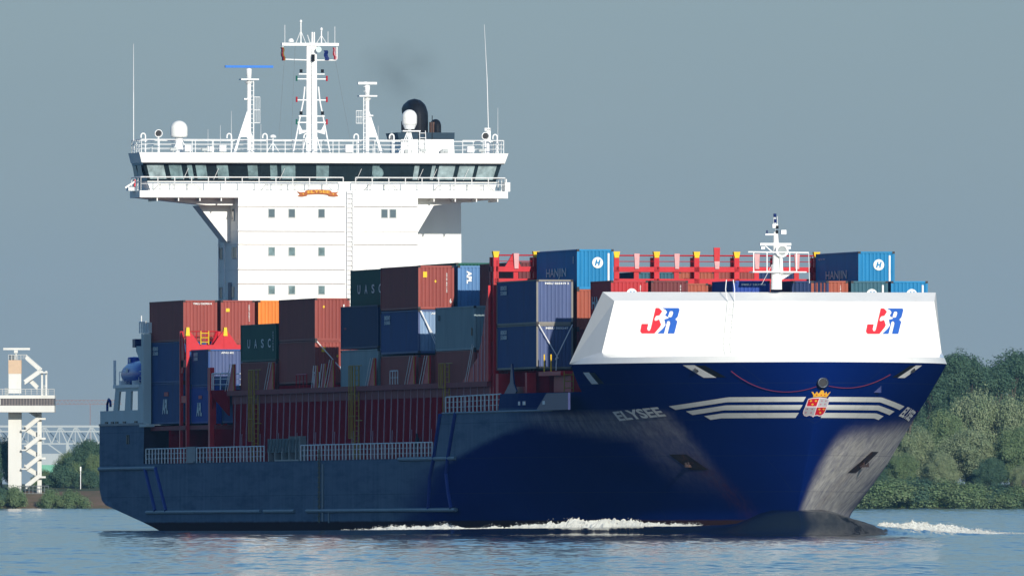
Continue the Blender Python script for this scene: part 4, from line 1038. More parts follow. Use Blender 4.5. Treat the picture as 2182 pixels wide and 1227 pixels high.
b = MB(); ladder(b, (4.75, 10.0, 26.9), (4.45, 10.0, 28.6), (0, .22, 0), .03, .3); b.build('ladder', WHITE2, CS)
for yv in (8.9, 11.55):
    b = MB(); b.box(4.5, 4.85, yv-.28, yv+.28, 27.0, 27.2); b.build('funnel_light', FR, CS)

# foremast on the bow screen
FM = empty('foremast', parent=SHIP); FX = 158.9; FY = .32
b = MB(); b.tube((FX, FY, 15.3), (FX, FY, 16.9), .36, 14, .33); b.tube((FX, FY, 16.9), (FX, FY-.05, 19.0), .27, 12, .15); b.tube((FX+.35, FY+.25, 16.3), (FX+.3, FY+.2, 17.9), .12, 8); b.build('mast_column', WHITE, FM, smooth=False)
b = MB(); b.box(FX-.5, FX+.6, FY-1.7, FY+1.85, 16.38, 16.45); b.prism([(FY-.3, 15.9), (FY+.3, 15.9), (FY+1.1, 16.38), (FY-.3, 16.38)], 'x', FX-.1, FX+.1)
b.path([(FX+.55, FY-2.0, 17.7), (FX+.55, FY+2.0, 17.66)], .045, 5)
for yv in (-1.63, -.75, .75, 1.2): b.tube((FX+.55, FY+yv, 16.4), (FX+.55, FY+yv, 17.68), .04, 5)
b.path([(FX+.55, FY-1.7, 16.42), (FX+.55, FY+1.2, 16.42)], .045, 5); b.tube((FX+.55, FY+2.0, 17.66), (FX+.55, FY+2.05, 15.7), .02, 4); b.tube((FX+.5, FY-.4, 16.9), (FX+.5, FY-1.1, 15.6), .012, 4)
b.build('mast_platform', WHITE2, FM)
b = MB(); b.box(FX-.08, FX+.12, FY-1.1, FY+.95, 18.12, 18.28); b.beam((FX, FY-.8, 18.15), (FX, FY-.25, 17.7), .06); b.box(FX-.08, FX+.1, FY-.75, FY-.2, 18.78, 18.88); b.box(FX-.1, FX+.15, FY+.28, FY+.62, 18.85, 19.12); b.box(FX, FX+.2, FY-1.05, FY-.8, 17.88, 18.05); b.box(FX, FX+.2, FY+.55, FY+.9, 17.9, 18.05); b.build('yardarm', WHITE2, FM)
b = MB(); b.lathe([(.30, -.1), (.42, .05), (.42, .2), (.3, .22), (.27, .1)], (FX+.35, FY+.25, 17.78), 18, 'x'); b.build('fog_horn', WHITE2, FM, smooth=False)
b = MB(); b.lathe([(.01, .12), (.28, .13)], (FX+.35, FY+.25, 17.78), 16, 'x'); b.build('horn_mouth', STEEL, FM)
b = MB(); b.tube((FX, FY-.05, 19.0), (FX, FY-.1, 20.0), .035, 5); b.tube((FX, FY-.17, 19.4), (FX, FY-.17, 20.0), .02, 4); b.tube((FX, FY+.06, 19.4), (FX, FY+.06, 20.0), .02, 4); b.box(FX-.1, FX+.1, FY-.28, FY+.08, 19.25, 19.5); b.build('top_frame', WHITE2, FM)
for z, yv in ((20.05, -.1), (19.7, -.08)):
    b = MB(); b.tube((FX, FY+yv, z-.1), (FX, FY+yv, z+.12), .1, 8); b.build('mast_lamp', NAVY, FM)
for z, yv in ((19.3, .02), (19.0, 0.0)):
    b = MB(); b.tube((FX+.15, FY+yv, z-.1), (FX+.15, FY+yv, z+.1), .09, 8); b.build('mast_lamp', BLACK, FM)
b = MB(); b.tube((FX, FY-.62, 18.88), (FX, FY-.62, 19.1), .05, 6); b.build('mast_lamp', NAVY, FM)
# ------------------------------------------------------------------ forward stack supports near the side
FS = empty('hatch_end_platform', parent=SHIP)
b = MB(); b.box(143.15, 149.8, -11.9, -6, 9.85, 10.12); b.box(144.6, 149.8, -11.2, -8, 7.5, 9.85); b.build('end_platform', LIPSTK, FS)
b = MB()
for y_ in (-11.75, -11.3, -9.2): b.tube((144.2, y_, 10.1), (144.2, y_, 11.25), .05, 5)
b.build('safety_post', YEL, FS)
b = MB(); ladder(b, (150, -11.4, 8.4), (150, -11.4, 10.1), (0, .3, 0), .035, .35); b.build('ladder', YELD, FS)
b = MB(); b.path([(150, -11.8, 7.8), (150, -11.75, 8.5), (150, -11.1, 8.5), (150, -11.0, 7.9)], .05, 5); b.build('guard_hoop', WHITE2, FS)
b = MB(); b.box(139.5, 140.1, -12.0, -11.4, 7.5, 10.1); b.box(131.0, 131.8, -12.1, -11.3, 7.5, 10.1); b.build('stack_pillar', LIPSTK, FS)
b = MB(); b.box(135.5, 138.5, -11.8, -11.2, 7.5, 9.2); b.build('ventilator', LIPSTK, FS)

# ------------------------------------------------------------------ containers
CM = {}
def container_mesh(Lc, Hc, kind):
    key = (Lc, Hc, kind)
    if key in CM: return CM[key]
    W = 2.438; x1 = Lc/2; y1 = W/2
    if kind == 'walls':
        mb = MB(); e = .035
        def zig(a, b_, pitch, dpt, gw):
            n = max(1, round((b_-a)/pitch)); p = (b_-a)/n; out = [(a, 0)]
            for k in range(n):
                c = a+p*(k+.5); out += [(c-gw-.03, 0), (c-gw+.01, dpt), (c+gw-.01, dpt), (c+gw+.03, 0)]
            out.append((b_, 0)); return out
        sz = zig(-x1+.12, x1-.12, .28, .036, .05); ez = zig(-y1+.1, y1-.1, .262, .05, .030)
        for s in (-1, 1):
            pts = [(x, s*(y1-e-d)) for x, d in sz]; mb.grid([[(x, yv, .12) for x, yv in pts], [(x, yv, Hc-.08) for x, yv in pts]])
            mb.c = 1 if s > 0 else 0
            pts = [(s*(x1-e-d), yv) for yv, d in ez]; mb.grid([[(x, yv, .13) for x, yv in pts], [(x, yv, Hc-.12) for x, yv in pts]])
        mb.c = 0
        mb.box(-x1+.05, x1-.05, -y1+.05, y1-.05, Hc-.05, Hc-.02); mb.box(-x1+.05, x1-.05, -y1+.05, y1-.05, .10, .14)
        m = 1
    else:
        mb = MB(); 
        for sx in (-1, 1):
            for sy in (-1, 1):
                xa, xb = sorted((sx*x1, sx*(x1-.13))); ya, yb = sorted((sy*y1, sy*(y1-.12))); mb.box(xa, xb, ya, yb, .15, Hc-.15)
            xa, xb = sorted((sx*(x1-.005), sx*(x1-.1)))
            mb.box(xa, xb, -y1+.16, y1-.16, .0, .15); mb.box(xa, xb, -y1+.16, y1-.16, Hc-.12, Hc-.005)
        for sy in (-1, 1):
            ya, yb = sorted((sy*(y1-.005), sy*(y1-.07))); mb.box(-x1+.17, x1-.17, ya, yb, .02, .15); mb.box(-x1+.17, x1-.17, ya, yb, Hc-.085, Hc-.005)
        mb.c = 1
        for sx in (-1, 1):
            for sy in (-1, 1):
                xa, xb = sorted((sx*(x1+.004), sx*(x1-.17))); ya, yb = sorted((sy*(y1+.004), sy*(y1-.16)))
                mb.box(xa, xb, ya, yb, 0, .15); mb.box(xa, xb, ya, yb, Hc-.15, Hc)
    me = bpy.data.meshes.new('container_'+kind); me.from_pydata(mb.v, [], mb.f)
    bm = bmesh.new(); bm.from_mesh(me); bmesh.ops.recalc_face_normals(bm, faces=bm.faces); bm.to_mesh(me); bm.free()
    if kind == 'walls': me.materials.append(None); me.materials.append(None); me.polygons.foreach_set('material_index', mb.m)
    else: me.materials.append(None); me.materials.append(mat('corner_casting', (.05, .045, .045), .7, var=.2)); me.polygons.foreach_set('material_index', mb.m)
    CM[key] = me; return me
def cmat(name, col, dirt=(.12, .06, .04), amt=.35): return mat('container_'+name, col, .55, var=.12, scale=1.1, dirt=dirt, dirtamt=amt, streak=True, objvar=.10)
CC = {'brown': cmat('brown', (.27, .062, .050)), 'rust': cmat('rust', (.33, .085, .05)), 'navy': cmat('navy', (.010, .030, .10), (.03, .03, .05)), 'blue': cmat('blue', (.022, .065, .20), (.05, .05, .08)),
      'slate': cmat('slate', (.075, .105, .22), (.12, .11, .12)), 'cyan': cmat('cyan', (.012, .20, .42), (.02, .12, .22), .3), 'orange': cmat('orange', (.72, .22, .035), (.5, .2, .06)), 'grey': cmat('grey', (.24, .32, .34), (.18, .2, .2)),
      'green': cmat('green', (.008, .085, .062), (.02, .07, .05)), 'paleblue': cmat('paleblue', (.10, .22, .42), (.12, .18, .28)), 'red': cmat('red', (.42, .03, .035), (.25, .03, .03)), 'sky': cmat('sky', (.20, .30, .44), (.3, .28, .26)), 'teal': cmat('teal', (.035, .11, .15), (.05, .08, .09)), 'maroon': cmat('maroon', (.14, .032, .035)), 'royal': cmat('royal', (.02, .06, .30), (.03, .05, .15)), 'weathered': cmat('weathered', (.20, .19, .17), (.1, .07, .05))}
GRP = 'shipping containers stacked on deck'
def container(bay, row, z0, col, label, H=2.896, Lc=None, front=None, y0=None, pitch=2.7, frame=None, xoff=0., end=None):
    x0, x1 = BAYS[bay]; Lc = Lc or (x1-x0); fr = (front if front is not None else x1)+xoff
    yv = (y0 if y0 is not None else -12.0+pitch*row)+1.219
    r = empty('shipping_container', (fr-Lc/2, yv, z0)); tag(r, label, 'container', GRP)
    for kind in ('walls', 'frame'):
        me = container_mesh(round(Lc, 2), H, kind); o = bpy.data.objects.new('corrugated_walls' if kind == 'walls' else 'frame', me); COL.objects.link(o); o.parent = r
        o.material_slots[0].link = 'OBJECT'; o.material_slots[0].material = CC[col if kind == 'walls' else (frame or col)]
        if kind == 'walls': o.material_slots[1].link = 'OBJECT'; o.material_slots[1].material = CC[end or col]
    on_ship(r); r['L'] = Lc
    return r
def E(r, s, yc, zc, wd, ht, m=LETW, bold=.02, vert=False, name='lettering'):   # on the end facing forward; yc,zc = centre
    return label_end(r, s, r['L']/2+.012, yc-wd/2, zc-ht/2, wd, ht, m, bold, name, vert)
def S(r, s, xc, zc, wd, ht, m=LETF, bold=.02, name='lettering'):
    return label_side(r, s, xc-wd/2, -1.219-.012, zc-ht/2, wd, ht, m, bold, name)
def patch(r, yc, zc, wd, ht, m, name='marking_plate', diamond=False):
    b = MB(); x = r['L']/2+.012
    if diamond: b.poly([(x, yc, zc-ht/2), (x, yc+wd/2, zc), (x, yc, zc+ht/2), (x, yc-wd/2, zc)])
    else: b.box(x-.01, x, yc-wd/2, yc+wd/2, zc-ht/2, zc+ht/2)
    return b.build(name, m, r)
def patchS(r, xc, zc, wd, ht, m, name='marking_plate'):
    b = MB(); b.box(xc-wd/2, xc+wd/2, -1.235, -1.222, zc-ht/2, zc+ht/2); return b.build(name, m, r)
def boxcode(r): patchS(r, -3.9, 2.35, 2.0, .5, LETF, 'lettering') if False else (S(r, '8000', -3.9, 2.45, 1.9, .30, LETF, .03), S(r, '5088', -3.9, 2.12, 1.9, .26, LETF, .03))
def hlogo(r, yc=.15, zc=1.72, rad=.36, letter='H'):
    x = r['L']/2
    b = MB(); b.lathe([(rad, .0), (rad, .014), (.01, .015)], (x, yc, zc), 28, 'x'); o = b.build('round_logo', LETW, r)
    g = MB(); map_geo(g, text_geo(letter, .06, .25), lambda a, c: (x+.022, yc-.2+.4*a, zc-.19+.38*c)); g.build('logo_letter', CC['cyan'], o, fix=False)
def hstripe(r, H=2.591): patch(r, .88, H*.5, .12, H*.8, LETW, 'white_code_strip')
NUMS = ['4284 652017', '0318 401142', '1150 204861', '9304 110275']
def code_top(r, s, H, wd=1.7): E(r, s, .15, H-.25, wd, .13, LETW, .03)
def code_vert(r, s, H, yc=.85, h=1.0, zc=None): E(r, s, yc, zc or H-.8, .07, h, LETW, .02, True)

# bay A (aft)
c = container('A', 0, 7.45, 'blue', 'dark blue container with white letters under a red mark, bottom of the leftmost stack')
S(c, 'APL', -.4, 1.25, 2.1, 1.05, LETF, .05); patchS(c, .0, 2.12, 1.5, .28, LETR, 'red_mark')
c = container('A', 0, 10.35, 'blue', 'dark blue container between two others in the middle of the leftmost stack'); boxcode(c)
c = container('A', 0, 13.25, 'brown', 'brown container on top of the leftmost stack, above two dark blue ones'); code_top(c, 'YMLU 522904 0', 2.896, 1.35)
c = container('A', 1, 10.35, 'brown', 'brown container just above the red bridge arms, below the one with yellow patch')
c = container('A', 1, 13.25, 'brown', 'faded brown container with small yellow patch, directly left of the orange container'); patch(c, -.72, 2.2, .26, .24, YEL); code_vert(c, NUMS[0], 2.896, .82, 1.2, 2.0)
c = container('A', 1, 7.45, 'navy', 'dark container at the bottom behind the red aft lashing bridge')
c = container('A', 2, 13.25, 'orange', 'bright orange container, the only orange one on the ship')
c = container('A', 2, 10.35, 'brown', 'brown container directly under the orange one')
c = container('A', 2, 7.45, 'brown', 'brown container two below the orange one, almost hidden')
# bay B (20 ft)
c = container('B', 0, 7.42, 'royal', 'short dark blue container with white letters and red mark, between the red posts', H=2.591); S(c, 'APL', -.2, 1.0, 1.9, .95, LETF, .05); patchS(c, .2, 1.85, 1.2, .24, LETR, 'red_mark')
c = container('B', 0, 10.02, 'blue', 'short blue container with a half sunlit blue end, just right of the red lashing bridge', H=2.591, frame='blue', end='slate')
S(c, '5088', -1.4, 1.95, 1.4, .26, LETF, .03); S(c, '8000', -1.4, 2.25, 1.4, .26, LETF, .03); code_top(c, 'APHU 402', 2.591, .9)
c = container('B', 0, 7.42, 'blue', 'dark blue container standing low behind the platform with the white railing', H=2.591, front=43.6, Lc=6.1, y0=-11.4)
# bay C
c = container('C', 0, 8.97, 'brown', 'brown container beneath the lower left green container with white letters', H=2.591)
c = container('C', 0, 11.58, 'green', 'dark green container with four spaced white letters, the lower left of two', H=2.591)
for k, ch in enumerate('UASC'): S(c, ch, -3.2+k*2.35, 1.25, .95, .62, LETW if k == 3 else LETF, .02)
label_side(c, 'UASC 4471620', 4.9, -1.231, .9, .22, 1.35, LETF, .03) if False else None
b = MB(); map_geo(b, text_geo('4471620', .03), lambda a, d: (5.0+d*.28, -1.231, 2.1-a*1.4)); b.build('lettering', LETF, c, fix=False)
for k in (1, 2, 3): container('C', k, 8.97, ('brown', 'grey', 'blue')[k-1], ('brown', 'grey', 'blue')[k-1]+' container standing inboard behind the lower left green container', H=2.591)
# bay D
c = container('D', 0, 9.95, 'brown', 'brown container with yellow plate and diamond on its end, behind crossed white lashing rods'); patch(c, -.62, 2.3, .26, .34, YEL); patch(c, .35, 1.85, .16, .2, YEL, diamond=True)
c = container('D', 0, 12.86, 'brown', 'brown container with one small yellow diamond, resting on the one with crossed rods'); patch(c, -.6, 2.3, .16, .22, YEL, diamond=True); E(c, '1', .8, 2.35, .08, .22); patch(c, .9, .5, .1, .5, YEL)
c = container('D', 1, 9.95, 'brown', 'brown container inboard beside the one with crossed lashing rods', pitch=2.52); container('D', 2, 9.95, 'blue', 'blue container two below the upper green lettered container', pitch=2.52)
container('D', 2, 12.55, 'rust', 'rust red container directly beneath the upper green lettered container', pitch=2.52, H=2.591)
c = container('D', 2, 15.2, 'green', 'dark green container with four white letters, the upper right one against the white house', pitch=2.52, H=2.591)
for k, ch in enumerate('UASC'): S(c, ch, -3.2+k*2.35, 1.25, .95, .62, LETW if k == 3 else LETF, .02)
# bay E
c = container('E', 0, 9.2, 'grey', 'grey container beneath the navy one, above the second yellow caged ladder')
c = container('E', 0, 12.15, 'navy', 'navy container on a grey one, left of the blue and brown stack'); S(c, '225', -4.6, 1.4, .8, .12, LETR, .03)
container('E', 1, 9.2, 'brown', 'brown container inboard behind the navy and grey stack, low')
container('E', 2, 12.1, 'brown', 'brown container beneath the green topped container behind'); container('E', 2, 9.2, 'blue', 'blue container at the foot of the stack topped with green behind')
container('E', 2, 15.0, 'green', 'green container whose top edge alone shows behind the brown top container of the middle stack')
# bay F
c = container('F', 0, 8.97, 'brown', 'brown container at the bottom of the middle stack, above the red coaming', H=2.591)
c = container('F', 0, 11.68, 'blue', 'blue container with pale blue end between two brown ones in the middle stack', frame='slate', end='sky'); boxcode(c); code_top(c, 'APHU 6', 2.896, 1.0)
c = container('F', 0, 14.62, 'brown', 'brown container with square yellow plate on its sunlit end, beside the light blue one'); patch(c, -.76, 2.3, .27, .38, YEL); patch(c, -.05, 1.85, .15, .2, YEL, diamond=True); code_vert(c, NUMS[1], 2.896, .72, 1.3, 1.75); E(c, '6', .98, .55, .12, .3)
c = container('F', 1, 8.97, 'brown', 'brown container low in the second row of the middle bay', H=2.591); container('F', 1, 11.68, 'grey', 'grey container directly under the light blue one with upright lettering')
c = container('F', 1, 14.62, 'paleblue', 'light blue container with upright white lettering on its sunlit end'); 
b = MB(); map_geo(b, text_geo('APL', .05), lambda a, d: (c['L']/2+.013, -.62+d*.34, 2.55-a*.85)); b.build('lettering', LETW, c, fix=False); patch(c, .55, .5, .22, .24, YEL)
container('F', 3, 14.7, 'green', 'green container showing only its top edge behind the light blue one', H=2.896); container('F', 3, 11.7, 'brown', 'brown container under the rightmost green edge'); container('F', 3, 8.97, 'blue', 'blue container at the bottom, four rows in, of the middle bay', H=2.591)
# bay G
c = container('G', 0, 8.84, 'brown', 'brown container beneath the grey one by the red gusset wall', H=2.896)
c = container('G', 0, 11.74, 'grey', 'pale grey container on a brown one, left of the tall red gusset wall'); patchS(c, -4.9, 2.2, .6, .34, mat('grey_plate', (.06, .08, .09), .6)); patchS(c, 5.4, 1.2, .3, .5, mat('rusty_plate', (.2, .12, .06), .7))
c = container('G', 1, 8.84, 'brown', 'brown container low in the second row behind the grey one', y0=-8.97); container('G', 1, 11.74, 'teal', 'teal container second row behind the pale grey one', y0=-8.97)
container('G', 1, 14.64, 'maroon', 'dark brown container between the light blue container and the red lashing bridge', y0=-8.97)
c = container('G', 2, 14.6, 'slate', 'slate blue container seen behind the lashing bridge, right of the tall sky blue container', y0=-4.75); container('G', 2, 11.7, 'blue', 'blue container beneath the slate blue one behind the lashing bridge', y0=-4.55); container('G', 2, 8.84, 'brown', 'brown container at the bottom below the slate blue one behind the lashing bridge', y0=-4.55)
c['L'] = c['L']
for k, (y0, col, dz) in enumerate(((-.9, 'teal', 0), (1.8, 'rust', .05), (4.5, 'brown', .35), (7.2, 'navy', .35))):
    container('G', 4, 14.0+dz, col, ('teal', 'rust red', 'brown', 'navy')[k]+' container low behind the red walkway of the lashing bridge, '+('left', 'second', 'third', 'rightmost')[k]+' of four', y0=y0)
# bay H
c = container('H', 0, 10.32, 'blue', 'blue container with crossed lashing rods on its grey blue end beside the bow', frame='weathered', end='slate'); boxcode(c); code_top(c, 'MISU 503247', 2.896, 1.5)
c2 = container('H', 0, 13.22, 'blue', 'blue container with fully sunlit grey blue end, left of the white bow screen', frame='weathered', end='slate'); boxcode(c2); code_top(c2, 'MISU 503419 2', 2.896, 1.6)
container('H', 1, 12.9, 'rust', 'rust orange container directly beneath the left sky blue one', H=2.591); container('H', 1, 10.3, 'maroon', 'maroon container under the rust orange one, in the shade by the bow', H=2.591)
c = container('H', 1, 15.5, 'cyan', 'sky blue container with large letters, the left one beside the red lashing bridge', H=2.591, frame='cyan'); S(c, 'HANJIN', -.2, 1.05, 6.0, .72, LETF, .015); S(c, '8', 5.0, 1.9, .3, .5, LETF); hlogo(c); hstripe(c)
c = container('H', 8, 15.4, 'cyan', 'sky blue container with large letters, standing alone at the upper right', H=2.591, y0=9.48); S(c, 'HANJIN', -.2, 1.05, 6.0, .72, LETF, .015); S(c, 'HJCU 86', -4.4, 2.2, 2.0, .14, LETF, .02); hlogo(c); hstripe(c)
container('H', 8, 12.8, 'cyan', 'sky blue container whose corner alone shows at the right end of the bow screen', H=2.5, y0=9.9); container('H', 8, 10.25, 'brown', 'brown container at the bottom of the far right stack', H=2.5, y0=9.9)
for k, col, top in ((3, 'cyan', 15.9), (4, 'rust', 15.9), (6, 'rust', 15.85), (7, 'weathered', 15.85)):
    y0 = {3: -5.72, 4: -3.0, 6: 4.1-1.9, 7: 4.9}[k]
    container('H', k, top-2.6, col, {3: 'teal blue container glimpsed as a narrow strip between the maroon and brown ones', 4: 'reddish brown container behind the front row, between the maroon and royal blue ones', 6: 'rust brown container just right of the foremast', 7: 'dark open ended container right of the foremast'}[k], H=2.591, y0=y0)
# bay I (front, 20 ft)
spec = [('red', 'bright red container with white round logo, leftmost of the front row at the bow'), ('maroon', 'maroon container second from the left in the front row at the bow'), None, ('royal', 'royal blue container with white digits in the front row left of the foremast'), None,
        ('rust', 'rust coloured container in the front row right of the foremast'), ('teal', 'dull teal container with white round logo in the front row, second from the right'), ('cyan', 'sky blue container with white round logo, rightmost of the front row at the bow')]
for k, sp_ in enumerate(spec):
    if not sp_: continue
    y0 = -10.05+2.645*k+(.12 if k == 3 else 0)
    c = container('I', k, 13.3, sp_[0], sp_[1], H=2.591, y0=y0); c['L'] = 6.1
    if k in (0, 6, 7): hlogo(c, .15, 1.72)
    if k in (6, 7): hstripe(c)
    if k in (0, 1, 5): code_vert(c, NUMS[k % 3], 2.591, .72, .9, 1.85)
    if k == 3: code_top(c, 'MISU 283906', 2.591, 1.6)
    if k == 0: S(c, 'HA', -1.6, 1.2, 2.0, .8, LETF, .02)
c = container('I', 4, 13.3, 'navy', 'dark container directly right of the foremast base in the front row', H=2.591, y0=2.9-1.0, xoff=-.0); c['L'] = 6.1
b = MB(); b.box(150.3, 156.55, -10.0, 10.9, 11.0, 13.28); P(b, 'stack_pedestal', DRED)
# lashing rods
def rods(x, pts, label, name='lashing_rod'):
    r = empty(name, (x, 0, 0)); tag(r, label, 'lashing rod')
    for a, b_ in pts:
        m = MB(); m.tube((0, a[0], a[1]), (0, b_[0], b_[1]), .035, 5); m.build('rod', WHITE2, r)
    on_ship(r)
rods(143.2, [((-11.9, 13.2), (-10.6, 11.0)), ((-9.65, 13.2), (-10.8, 10.9)), ((-10.7, 11.1), (-10.75, 10.2))], 'white crossed lashing rods on the grey blue container ends beside the bow')
rods(72.5, [((-11.9, 12.8), (-10.2, 10.9)), ((-9.7, 12.0), (-10.2, 10.9)), ((-10.3, 11.1), (-10.0, 10.0))], 'white crossed lashing rods on the brown container with a yellow plate')
rods(106.4, [((-11.9, 14.5), (-10.6, 12.1)), ((-11.85, 14.5), (-10.75, 12.0)), ((-10.9, 12.6), (-10.6, 12.0))], 'pair of pale lashing rods on the blue container end in the middle stack')
on_ship(SHIP)

# ------------------------------------------------------------------ placing things by distance from the camera
def at(u, depth, z=0.):
    p = CAMP + FWD*depth + RGT*((u-1091.0)/FPX*depth); return Vector((p.x, p.y, z))
def zat(v, depth): return 3.3 - (v-1030.0)/FPX*depth

# ------------------------------------------------------------------ water
WSL = .44
def water_material():
    m = bpy.data.materials.new('river_water'); m.use_nodes = True; t = m.node_tree; L = t.links.new; b = t.nodes['Principled BSDF']
    b.inputs['Base Color'].default_value = (.012, .022, .034, 1); b.inputs['IOR'].default_value = 1.33; b.inputs['Roughness'].default_value = .10
    geo = N(t, 'ShaderNodeNewGeometry')
    # rotate so that one axis runs along the line of sight
    mp = N(t, 'ShaderNodeMapping'); L(geo.outputs['Position'], mp.inputs[0])
    def noise(sc, scl, det, rg=.6):
        mm = N(t, 'ShaderNodeMapping'); mm.inputs['Scale'].default_value = scl; mm.inputs['Rotation'].default_value = (0, 0, R(12)); L(geo.outputs['Position'], mm.inputs[0])
        n = N(t, 'ShaderNodeTexNoise'); n.inputs['Scale'].default_value = sc; n.inputs['Detail'].default_value = det; n.inputs['Roughness'].default_value = rg; L(mm.outputs[0], n.inputs['Vector']); return n.outputs[0]
    def vm(op, a, bb):
        n = N(t, 'ShaderNodeVectorMath', operation=op)
        for k, q in enumerate((a, bb)):
            if q is None: continue
            if isinstance(q, tuple): n.inputs[k].default_value = q
            else: L(q, n.inputs[k])
        return n
    ang = math.atan2(RGT.y, RGT.x)
    def slopes(sc, stretch, det):
        m1 = N(t, 'ShaderNodeMapping'); m1.inputs['Rotation'].default_value = (0, 0, -ang); L(geo.outputs['Position'], m1.inputs[0])
        m2 = N(t, 'ShaderNodeMapping'); m2.inputs['Scale'].default_value = (1, stretch, 1); L(m1.outputs[0], m2.inputs[0])
        n = N(t, 'ShaderNodeTexNoise'); n.inputs['Scale'].default_value = sc; n.inputs['Detail'].default_value = det; n.inputs['Roughness'].default_value = .6; L(m2.outputs[0], n.inputs['Vector'])
        return n
    def sep(n):
        v = vm('SUBTRACT', n.outputs['Color'], (.5, .5, .5)); q = N(t, 'ShaderNodeSeparateXYZ'); L(v.outputs[0], q.inputs[0]); return q
    def mth(op, a, bb, clamp=False):
        n = N(t, 'ShaderNodeMath', operation=op); n.use_clamp = clamp
        for k, q in enumerate((a, bb)):
            if isinstance(q, (int, float)): n.inputs[k].default_value = q
            elif q is not None: L(q, n.inputs[k])
        return n.outputs[0]
    fine = sep(slopes(1.0, .060, 5)); mid = sep(slopes(.28, .09, 4)); big = slopes(.030, .22, 5)
    gust = N(t, 'ShaderNodeMapRange'); gust.inputs[1].default_value = .38; gust.inputs[2].default_value = .62; gust.inputs[3].default_value = .45; gust.inputs[4].default_value = 1.0; L(big.outputs[0], gust.inputs[0])
    calm = attr_node(t, 'calm').outputs['Fac']
    cm = N(t, 'ShaderNodeMapRange'); cm.inputs[3].default_value = 1.; cm.inputs[4].default_value = .12; L(calm, cm.inputs[0])
    amp = mth('MULTIPLY', gust.outputs[0], cm.outputs[0])
    lat_ = mth('MULTIPLY', mth('ADD', fine.outputs['X'], mid.outputs['X']), mth('MULTIPLY', amp, .20))
    tow = mth('MULTIPLY', mth('ABSOLUTE', mth('ADD', mth('MULTIPLY', fine.outputs['Y'], 1.3), mid.outputs['Y']), 0), mth('MULTIPLY', amp, WSL))
    va = vm('SCALE', (RGT.x, RGT.y, 0), None); L(lat_, va.inputs['Scale'])
    vb = vm('SCALE', (-FWD.x, -FWD.y, 0), None); L(tow, vb.inputs['Scale'])
    sm = vm('ADD', va.outputs[0], vb.outputs[0]); s2 = vm('ADD', sm.outputs[0], geo.outputs['Normal']); nn = vm('NORMALIZE', s2.outputs[0], None)
    prev = nn.outputs[0]
    L(prev, b.inputs['Normal'])
    return m
WATER = water_material()
def calmness(x, y):
    # sheltered smooth water close along the hull and the crest of the bow wave
    hbx = hb(min(x, 165), 0) if x > 0 else 12
    d = -y - hbx if x < 166 else math.hypot(x-166, y)
    lim = 5 + max(0, min(1, x/165))*14
    e = 1-smooth(lim*.75, lim*1.2, d) if x < 166 else 1-smooth(3, 16, d)
    if x < -5: e *= max(0, 1+(x+5)/30)
    if y > hbx: e = 0
    return e
mb = MB(); calm = []
c0 = at(1091, 1320); 
def wz(x, y):
    # swell of the bow wave: a smooth mound ahead of the stem and a low ridge trailing aft on each side
    z = 1.55*math.exp(-((x-167.8)/2.7)**2-((y-.2)/4.9)**2)
    for s in (-1, 1):
        for k in range(1):
            if x < 168 and x > 60:
                yc = s*(hb(min(x, 165.9), 0)+1.6+(168-x)*(.09 if s < 0 else .16)); A = .75*math.exp(-(168-x)/45.); z += A*math.exp(-((y-yc)/2.0)**2)
    return z
xs = [-400, -250, -150, -90, -60]+[-50+i*2.0 for i in range(0, 126)]
xs = [x for x in xs if x < 202]+[206, 215, 230, 260, 330, 500]
ys = [-300, -200, -120, -80, -60, -50, -44]+[-40+i*.8 for i in range(101)]+[46, 55, 70, 100, 160, 300]
rows = []
for x in xs:
    rows.append([(x, y_, wz(x, y_)) for y_ in ys]); calm += [calmness(x, y_) for y_ in ys]
mb.grid(rows)
wo_ = mb.build('water', WATER, smooth=True, fix=False); tag(wo_, kind='structure')
at_ = wo_.data.attributes.new('calm', 'FLOAT', 'POINT'); at_.data.foreach_set('value', calm)
# the rest of the river as a ring of sheets round the detailed patch
mb = MB(); X0, X1, Y0, Y1 = xs[0], xs[-1], ys[0], ys[-1]; F = 14000
mb.quad((-F, -F, 0), (F, -F, 0), (F, Y0, 0), (-F, Y0, 0)); mb.quad((-F, Y1, 0), (F, Y1, 0), (F, F, 0), (-F, F, 0)); mb.quad((-F, Y0, 0), (X0, Y0, 0), (X0, Y1, 0), (-F, Y1, 0)); mb.quad((X1, Y0, 0), (F, Y0, 0), (F, Y1, 0), (X1, Y1, 0))
o = mb.build('river', WATER, fix=False); tag(o, kind='structure')

